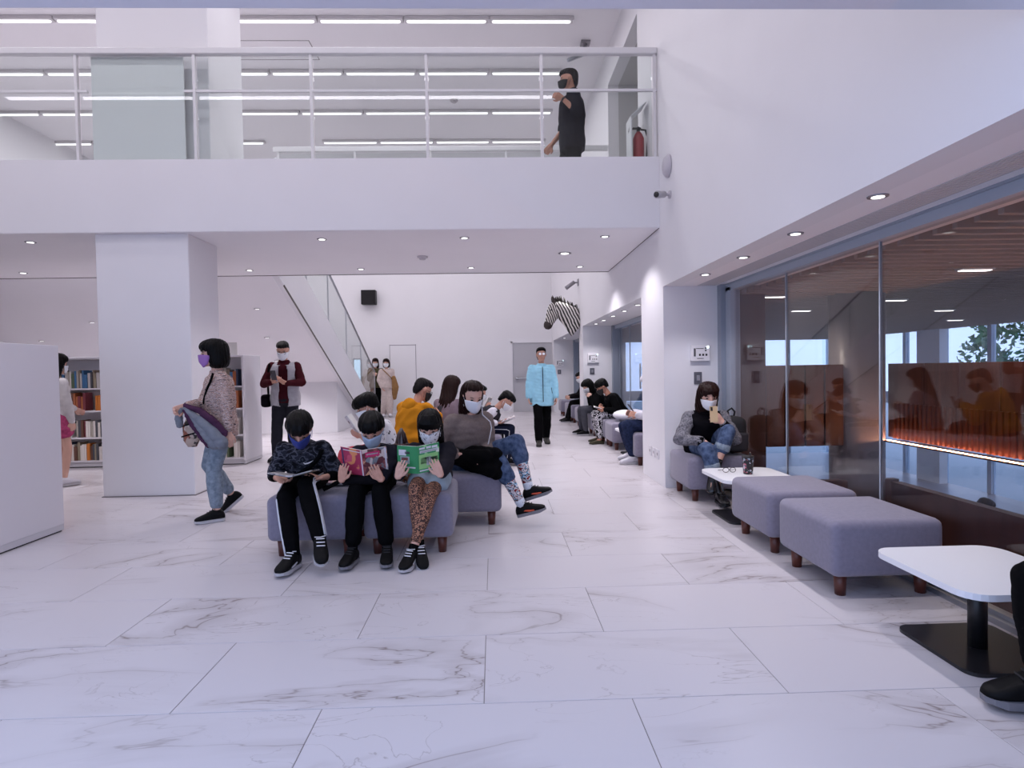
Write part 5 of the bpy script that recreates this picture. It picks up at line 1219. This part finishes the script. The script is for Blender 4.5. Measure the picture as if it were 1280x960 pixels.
# 6 person with green comic -------------------------------------------
p = Person('person in leopard leggings and dotted mask holding up a green comic', (-.475, 4.57, .49), -88, 1.34, lean=22, head=(-2, 26), tscale=.70, leg=1.26,
    hands={'R': dict(w=(-.665, 4.09, .570), d=(.32, -.22, .92), n=(.3, .9, .25), curl=.16, hint=(-.7, .2, -1)), 'L': dict(w=(-.372, 4.09, .575), d=(-.36, -.22, .9), n=(-.3, .9, .25), curl=.16, hint=(.8, .2, -1))},
    feet={'R': dict(a=(-.515, 4.02, .10), toe=-72, pitch=18, hint=(-.1, -1, .6)), 'L': dict(a=(-.56, 3.97, .085), toe=-105, pitch=4, hint=(.1, -1, .6))}, vox=.0085)
p.body('a').hair('long', 'black', 1.0).fringe('black', .60).mask(DOTM).top(cloth('dark_hoodie', '#24232a'), .032, 1.8, lo=-.15, arm=.026, wr=.005, name='hoodie').bottom(LEO, 1.78, .006, 'leggings', wr=.001).bottom(DENIML, .50, .022, 'shorts', hem=.016).sock(BLACKC, .14).shoes(SHOEK, SOLEW, LACEW, ln=1.1, mark=STRIPE)
GREENART = book_art('comic_cover_green', hexc('#2f8a52'), [hexc('#8fc48a'), hexc('#d6dcc8'), hexc('#4f7f8a')], 20, .60)
GRN = mat('cover_green', '#2f8a55', .5); LGP = mat('print_lime', '#8fc47a', .5); DKP = mat('print_dark', '#2b3838', .5); RDP = mat('print_red', '#a5453f', .5); GYP = mat('print_grey', '#9aa4a2', .5)
bars = [(.08, .34, .72, .86, WHP), (.40, .62, .72, .88, WHP), (.66, .92, .70, .86, WHP), (.10, .94, .46, .64, WHP), (.14, .90, .50, .58, GYP), (.06, .95, -.70, .34, LGP), (.14, .50, -.34, .10, DKP), (.40, .64, -.50, .14, WHP), (.60, .92, -.20, .06, DKP), (.08, .92, -.88, -.78, WHP),
        (-.92, -.56, .30, .72, WHP), (-.85, -.40, -.30, .24, GYP), (-.80, -.48, -.05, .16, RDP), (-.62, -.38, .42, .60, DKP), (-.90, -.12, -.62, -.52, WHP)]
open_book('open green comic held up by the person in leopard leggings', (-.525, 4.095, .685), (1, 0, .06), (0.03, -.30, .95), .150, .205, 18, GRN, GREENART, pages_out=bars)

# 7 person in taupe sweater ------------------------------------------
p = Person('person in a taupe sweater and white mask with legs crossed to the right', (-.25, 5.27, .51), -58, 1.60, lean=12, head=(-12, 22), tscale=.86, leg=1.08,
    hands={'R': dict(w=(-.34, 4.98, .60), d=(.8, .1, -.3), curl=.5), 'L': dict(w=(-.08, 5.02, .58), d=(-.1, -.7, -.4), curl=.5)},
    feet={'R': dict(a=(.22, 4.93, .165), toe=-12, pitch=-16, hint=(.5, -.6, .8)), 'L': dict(a=(.285, 5.06, .275), toe=-6, pitch=-18, hint=(.6, -.2, .9))}, vox=.009)
p.body('a').hair('part', 'brown', 1.02).mask(MASKW).top(TAUPEK, .05, 2, lo=-.12, arm=.035, wr=.006, name='sweater').bottom(JEANB, 1.34, .016, wide=.008).sock(SOCKP, .62, .12, name='printed_sock').sock(mat('sock_white', '#c9ced8', .8), .14, 0, .007).shoes(SHOEK, SOLEG, LACEK, ln=1.0, mark=ORANGE)
V, F = tube([p.hp_(.15, .02, .085), p.hp_(-.25, .03, .10), p.tp(.92, 40, .13, .10, .075), p.tp(.80, 36, .16, .112, .078), p.tp(.65, 31, .16, .112, .082), p.tp(.5, 26, .16, .112, .086), p.tp(.35, 21, .16, .112, .088), p.tp(.2, 17, .16, .112, .088)], .005, 6); put('mask_cord', V, F, STRAPM, p.t, True)
t = thing('black_coat', 'black coat spread over the lap of the person in the taupe sweater', 'coat', (-.15, 4.98, .43))
mb = MB(); kR, hR = p.J['R']['kn'], p.J['R']['hp']
for q in (-.02, .05, .11): mb.cap(hR+A(.02, -.04, .06-q*.5), kR+A(-.02+.02*q, -.03-q*.3, .045-q*1.2), .07, .055)
mb.cap(hR+A(.03, -.10, .02), kR+A(-.06, -.10, -.06), .055, .05); mb.cap(p.hip+A(-.08, -.20, .05), kR+A(-.10, -.06, .05), .07, .06)
fused('coat_cloth', mb, BLACKC, t, .011, 3, .005)

# 8 reader behind the readers ------------------------------------------
p = Person('person in a speckled white tee and coral shorts reading behind the front ottomans', (-1.03, 5.93, .51), 195, 1.46, lean=22, head=(0, 30), tscale=.76, leg=1.15,
    hands={'R': dict(w=(-1.30, 6.02, .72), d=(-.8, -.1, .3), n=(.3, -.6, .4), curl=.4), 'L': dict(w=(-1.27, 5.76, .68), d=(-.85, .1, .3), n=(.3, .6, .4), curl=.4)},
    feet={'R': dict(a=(-1.50, 6.05, .09), toe=190), 'L': dict(a=(-1.46, 5.80, .09), toe=200)}, vox=.011)
p.body('b').hair('bowl', 'black', 1.12).top(SPECKTEE, .03, 1.0, lo=-.15, arm=.035, name='tee').bottom(REDC, 1.1, .03, 'shorts', hem=.01).shoes(SHOEK, SOLEW).mask(MASKW)
open_book('open white comic held by the reader behind the front readers', (-1.395, 5.87, .775), (0.1, -1, .0), (-.55, 0, .80), .15, .20, 18, mat('cover_white', '#c6c3c9', .5), MATS['cover_white'], None, pages_out=[(.2, .5, .2, .5, DKP), (-.7, -.4, -.3, .1, DKP), (.5, .8, -.6, -.3, GYP)])

# 9 mustard hoodie --------------------------------------------------
p = Person('person in a mustard hoodie seated with back turned', (-.97, 6.84, .51), 58, 1.68, lean=18, head=(-28, 28), tscale=.86, leg=1.06,
    hands={'R': dict(w=(-.66, 7.06, .77), curl=.6), 'L': dict(w=(-.84, 7.25, .75), curl=.6)}, feet={'R': dict(a=(-.62, 7.32, .09), toe=58), 'L': dict(a=(-.86, 7.42, .09), toe=62)}, vox=.011, bulk=1.1)
p.body('b').hair('short', 'grey').mask(MASKK).glasses('#2a2628').top(MUST, .045, 2, lo=-.22, arm=.035, wr=.008, name='hoodie').hood(MUST).bottom(CHAR, 2.0, .015).shoes(SHOEK, SOLEK)
phone('phone held by the person in the mustard hoodie', (-.66, 7.20, .80), (.8, -.6, 0), (.2, .25, .9), MATS['phone_dark'])
# 10 long haired person ----------------------------------------------
p = Person('person in a mauve top seated with back turned behind the taupe sweater', (-.60, 7.52, .51), 62, 1.62, lean=12, head=(0, 18), tscale=.90, leg=1.06,
    hands={'R': dict(w=(-.33, 7.75, .72)), 'L': dict(w=(-.52, 7.88, .72))}, feet={'R': dict(a=(-.28, 8.0, .09), toe=60), 'L': dict(a=(-.48, 8.05, .09), toe=60)}, vox=.012)
p.body('a').hair('long', 'brown', 1.08).top(cloth('mauve', '#7d6d76'), .03, 2, arm=.024).bottom(BLACKC, 2.0, .014).shoes(SHOEK, SOLEK).mask(MASKW)
open_book('pale open magazine held by the person in the mauve top', (-.42, 7.92, .80), (.8, -.55, 0), (.2, .3, .92), .13, .19, 20, MATS['cover_white'], MATS['cover_white'], name='magazine')
# 11 far person --------------------------------------------------------
p = Person('small person in a white mask reading at the far end of the island', (-.34, 8.92, .51), -8, 1.34, lean=14, head=(-10, 18), tscale=.78, leg=1.22,
    hands={'R': dict(w=(-.12, 8.72, .74), d=(.5, 0, .8)), 'L': dict(w=(-.12, 8.95, .74), d=(.5, 0, .8))}, feet={'R': dict(a=(.1, 8.8, .09), toe=-5), 'L': dict(a=(.1, 9.0, .09), toe=5)}, vox=.012)
p.body('b').hair('short', 'black').mask(MASKW).top(CHAR, .03, 2, arm=.022).bottom(BLACKC, 2.0, .014).shoes(SHOEK, SOLEK)
open_book('grey comic held up by the small person at the far end', (-.06, 8.80, .80), (.2, .95, 0), (.45, -.1, .85), .12, .18, 18, GREYART, MIXART)
# 12 vest person -------------------------------------------------------
p = Person('person in a dark vest with white sleeves bending over a comic', (-.20, 8.20, .51), -6, 1.46, lean=42, head=(-4, 50), tscale=.82, leg=1.14,
    hands={'R': dict(w=(.02, 8.03, .585), d=(.9, .1, -.1), n=(0, .3, 1), curl=.35), 'L': dict(w=(.06, 8.30, .585), d=(.9, -.1, -.1), n=(0, -.3, 1), curl=.35)},
    feet={'R': dict(a=(.17, 8.08, .09), toe=-12), 'L': dict(a=(.19, 8.32, .09), toe=4)}, vox=.011)
p.body('b').hair('short', 'black', 1.03).mask(MASKW).top(CHAR, .036, 2, sm=WHITEC, arm=.026, name='vest').bottom(NAVY, 1.96, .016).leg_stripe(STRIPE, 1).shoes(SHOEK, SOLEG, LACEW)
open_book('open comic on the lap of the person in the dark vest', (.20, 8.12, .60), (.05, 1, 0), (.93, 0, .35), .13, .19, 14, MATS['cover_white'], MATS['cover_white'], book_art('comic_inner', hexc('#c9c2c4'), [hexc('#a55a50'), hexc('#d6cfcf'), hexc('#7a6a6a')], 22, .5))
# 13, 14 the people by the back wall ---------------------------------
p = Person('person in an olive jacket behind the end of the stair glass', (-3.50, 18.0, .90), -85, 1.68, head=(0, 12), hands={'R': dict(w=(-3.52, 17.75, 1.2)), 'L': dict(w=(-3.42, 17.75, 1.22))},
    feet={'R': dict(a=(-3.58, 18.0, .09), toe=-90), 'L': dict(a=(-3.42, 18.0, .09), toe=-85)}, vox=.016)
p.body('a').hair('mid', 'brown').mask(MASKW).top(OLIVE, .04, 2, lo=-.2, arm=.03).bottom(BLACKC, 2.0, .012).shoes(SHOEK, SOLEW)
p = Person('person in a cream sweater walking by the flush white door', (-3.07, 17.45, .885), -60, 1.64, lean=-4, head=(-30, 5), hands={'R': dict(w=(-3.19, 17.3, .85)), 'L': dict(w=(-2.89, 17.4, .82))},
    feet={'R': dict(a=(-3.19, 17.42, .09), toe=-75), 'L': dict(a=(-2.99, 17.3, .09), toe=-70)}, vox=.016)
p.body('a').hair('bob', 'brown').mask(MASKW).top(CREAM, .045, 2, lo=-.2, arm=.035).bottom(CREAM, 1.95, .03, wide=.02).shoes(SHOEW, SOLEW)
p.strap(TAN, [(1.0, -50), (.7, -10), (.4, 30), (.15, 60)], .012, off=.055)
t = thing('tan_coat', 'tan coat and bag carried on the arm of the person in cream', 'coat', (-2.85, 17.42, .5))
drape('coat_cloth', TAN, [(-2.87, 17.4, 1.12), (-2.83, 17.4, .85), (-2.87, 17.4, .55)], [.06, .10, .07], t)
# 15 person in aqua jacket ---------------------------------------------
p = Person('person in an aqua zipped jacket walking towards the camera', (.82, 10.2, .875), -90, 1.63, head=(2, -8),
    hands={'R': dict(w=(.585, 10.12, .80), d=(.1, -.15, -1), curl=.7), 'L': dict(w=(1.06, 10.12, .80), d=(0, -.1, -1), curl=.5)},
    feet={'R': dict(a=(.75, 10.08, .09), toe=-95), 'L': dict(a=(.90, 10.42, .12), toe=-82, pitch=14)}, vox=.011)
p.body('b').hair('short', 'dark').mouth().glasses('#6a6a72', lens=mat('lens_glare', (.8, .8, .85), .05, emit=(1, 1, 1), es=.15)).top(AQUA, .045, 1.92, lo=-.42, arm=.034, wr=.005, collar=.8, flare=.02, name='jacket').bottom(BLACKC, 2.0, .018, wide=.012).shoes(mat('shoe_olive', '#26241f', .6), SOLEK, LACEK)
V, F = tube([p.tp(t, 2, .16, .112, .062+.028*max(0, .5-t)) for t in (-.27, -.1, .1, .3, .5, .7, .85)]+[p.tp(.95, 2, .10, .10, .05)], .0065, 6); put('zipper', V, F, NAVY, p.t, True)
V, F = tube([p.tp(.02, 48, .16, .112, .072), p.tp(.22, 44, .16, .112, .066)], .005, 6); put('pocket_zip', V, F, NAVY, p.t, True)
# 16 person on the balcony ---------------------------------------------
p = Person('person in a black shirt and black mask walking along the balcony', (1.0, 7.30, UPF+.955), 180, 1.78, lean=0, head=(0, 6), base=(1.0, 7.3, UPF),
    hands={'L': dict(w=(.86, 7.06, 4.45), d=(-.8, .1, .5), n=(.2, .8, .3), curl=.8, hint=(.6, -.4, -1)), 'R': dict(w=(.76, 7.45, 4.05), d=(-.6, 0, -.8), curl=.6)},
    feet={'L': dict(a=(1.2, 7.22, UPF+.12), toe=180, pitch=15), 'R': dict(a=(.80, 7.38, UPF+.095), toe=180)}, vox=.010, bulk=1.12)
p.body('c').hair('short', 'dark').mask(MASKK).top(cloth('black_shirt', '#1a1a22'), .03, .9, lo=-.25, arm=.03, wr=.006, name='shirt').bottom(BLACKC, 2.0, .018).shoes(SHOEK, SOLEK)
j = p.J['L']; dd = nrm(j['wr']-j['el']); V, F = tube([j['wr']-dd*.035, j['wr']-dd*.012], .031, 16); put('wristwatch', V, F, BLACKM, p.t, True)
# 17-20 readers in the bays -----------------------------------------
p = Person('reader in a black hoodie with a yellow patch seated in the second bay', (2.14, 11.62, .51), 188, 1.60, lean=34, head=(0, 36), tscale=.78, leg=1.08,
    hands={'L': dict(w=(1.86, 11.42, .74), curl=.7), 'R': dict(w=(1.86, 11.66, .74), curl=.7)}, feet={'L': dict(a=(1.76, 11.48, .09), toe=185), 'R': dict(a=(1.72, 11.78, .09), toe=178)}, vox=.012)
p.body('a').hair('mid', 'black', 1.06).mask(MASKW).top(BLACKC, .04, 2, arm=.032, name='hoodie').bottom(cloth('grey_trousers', '#4d4d55'), 1.95, .016).shoes(SHOEK, SOLEW)
V, F = ellipsoid(p.tp(.62, 35, .16, .112, .035), [p.tu*.07, p.tl*.03, p.fw*.012]); put('chest_patch', V, F, mat('patch_yellow', '#b5a545', .7), p.t, True)
phone('white phone held by the reader in the black hoodie', (1.80, 11.52, .79), (0, -1, 0), (-.6, 0, .8), mat('phone_white', '#c9c6cc', .3))
p = Person('person in a black sweater and black and white patterned trousers with slippers', (2.20, 10.30, .51), 182, 1.66, lean=34, head=(4, 36), tscale=.80, leg=1.05,
    hands={'L': dict(w=(1.88, 10.10, .60), curl=.6), 'R': dict(w=(1.90, 10.38, .62), curl=.6)}, feet={'L': dict(a=(1.80, 10.16, .085), toe=188), 'R': dict(a=(1.84, 10.48, .085), toe=175)}, vox=.011)
p.body('c').hair('bowl', 'black').mask(MASKK).top(BLACKC, .03, 2, arm=.022, name='sweater').bottom(BWPAT, 1.86, .018, wide=.006).shoes(cloth('slipper_olive', '#4a4638'), mat('slipper_sole', '#3a3628', .8), low=True, name='slipper')
t = open_book('small white booklet on the knees of the person in patterned trousers', (1.78, 10.20, .60), (0, -1, 0), (-.9, 0, .3), .10, .15, 12, MATS['cover_white'], MATS['cover_white'], name='booklet')
p = Person('person in a white hoodie and dark jeans half hidden by the pier', (2.24, 8.06, .51), 180, 1.68, lean=7, head=(0, 20), tscale=.84, leg=1.08,
    hands={'L': dict(w=(1.92, 7.92, .66)), 'R': dict(w=(1.92, 8.24, .66))}, feet={'L': dict(a=(1.86, 7.98, .09), toe=185), 'R': dict(a=(1.92, 8.34, .09), toe=176)}, vox=.011)
HAIRM['hoodup'] = WHITEC
p.body('b').hair('short', 'black').hair('bob', 'hoodup', 1.16, 0).mask(MASKW).top(WHITEC, .05, 2, arm=.038, wr=.008, lo=-.22, name='hoodie').hood(WHITEC).bottom(JEAND, 1.85, .02, wide=.008).shoes(SHOEW, SOLEW, LACEW)
phone('phone held by the person in the white hoodie', (1.86, 8.08, .74), (0, -1, 0), (-.6, 0, .8), MATS['phone_dark'])
p = Person('person in a dark jacket bending forward in the farthest bay', (2.32, 14.45, .51), 182, 1.66, lean=16, head=(0, 30), tscale=.9,
    hands={'L': dict(w=(1.85, 14.32, .62)), 'R': dict(w=(1.85, 14.6, .62))}, feet={'L': dict(a=(1.78, 14.35, .09), toe=185), 'R': dict(a=(1.78, 14.62, .09), toe=176)}, vox=.014)
p.body('a').hair('short', 'black').mask(MASKW).top(BLACK2, .05, 2, arm=.03).bottom(BLACKC, 2, .015).shoes(SHOEK, SOLEW)
# 21 person taking a photo -------------------------------------------
p = Person('person in a black padded vest taking a photo with a phone in the window bay', (2.10, 5.97, .50), -98, 1.62, lean=26, head=(4, 18), tscale=.80, leg=1.08,
    hands={'L': dict(w=(2.15, 5.59, .765), d=(-.62, -.05, .62), n=(-.2, .9, .2), curl=.75, hint=(.6, -.2, -1)), 'R': dict(w=(2.0, 5.63, .575), d=(.55, -.6, -.3), n=(0, -.2, -1), curl=.35, hint=(-1, .2, -.3))},
    feet={'L': dict(a=(2.035, 5.53, .29), toe=-125, pitch=48, hint=(.25, -.7, .9)), 'R': dict(a=(2.09, 5.50, .10), toe=-92, hint=(-.2, -1, .6))}, vox=.0095)
KNITG = pattern('grey_marl', [(.3, '#4d4c52'), (.7, '#8a888f')], 60, interp='LINEAR')
p.body('a').hair('mid', 'brown', 1.05).fringe('brown', .60, part=-.01).top(BLACK2, .045, 1.85, sm=KNITG, arm=.026, wr=.008, name='padded_vest', collar=1.0, cuff=BLACKC).bottom(JEANB, 1.38, .016, wide=.006)
for k in 'LR':
    j = p.J[k]; d = j['an']-j['kn']; V, F = tube([j['kn']+d*q for q in (.30, .33, .43, .45)], [.068, .073, .073, .066], 18); put('jeans_cuff', V, F, JEANL, p.t, True)
p.shoe('R', BOOTL, SOLEK, LACEK, boot=.36, name='boot').shoe('L', BOOTL, SOLEK, LACEK, boot=.30, name='boot')
p.mask(MASKW, .46)
phone('cream coloured phone raised by the person in the padded vest', (2.05, 5.535, .845), (1, .05, 0), (0, .12, .99), mat('phone_cream', '#c9b08c', .3))
# 22 person cut by the right edge -----------------------------------
p = Person('person in black trousers and black shoes at the right edge of the picture', (2.24, 1.64, .51), 160, 1.72, lean=12, head=(0, 25), tscale=.92, leg=1.12,
    hands={'L': dict(w=(2.0, 1.5, .62)), 'R': dict(w=(2.05, 1.78, .64))}, feet={'R': dict(a=(2.03, 2.135, .105), toe=172, hint=(-1.2, .4, .9)), 'L': dict(a=(1.95, 1.48, .095), toe=180)}, vox=.010)
p.body('b').hair('short', 'black').mask(MASKW).top(BLACK2, .04, 2, arm=.028).bottom(BLACKC, 1.9, .02, wide=.006).shoes(SHOEK, SOLEG, LACEK, ln=1.12)
# 23 person on the lower floor --------------------------------------
t = thing('cafe_stool', 'dark stool at the lower desk behind the glass', 'stool', (6.45, 8.0, CFZ))
V, F = plate(6.45, 8.0, .4, .4, .15, -1.47, -1.42); put('seat', V, F, BLACKM, t); V, F = loft([((6.45, 8.0, CFZ), (.18, 0, 0), (0, .18, 0)), ((6.45, 8.0, CFZ+.02), (.18, 0, 0), (0, .18, 0)), ((6.45, 8.0, CFZ+.03), (.03, 0, 0), (0, .03, 0)), ((6.45, 8.0, -1.46), (.03, 0, 0), (0, .03, 0))], 16); put('pedestal', V, F, BLACKM, t)
p = Person('person in a dark hooded jacket seated at the lower desk behind the glass', (6.45, 8.0, -1.34), 0, 1.7, lean=20, head=(0, 30), base=(6.45, 8.0, CFZ),
    hands={'L': dict(w=(6.95, 8.2, -1.1)), 'R': dict(w=(6.95, 7.9, -1.1))}, feet={'L': dict(a=(6.8, 8.12, CFZ+.09), toe=0), 'R': dict(a=(6.8, 7.88, CFZ+.09), toe=0)}, vox=.016)
p.body('b').hair('short', 'black').top(CHAR, .05, 2, arm=.03).hood(CHAR).bottom(BLACKC, 2, .015).shoes(SHOEK, SOLEK)
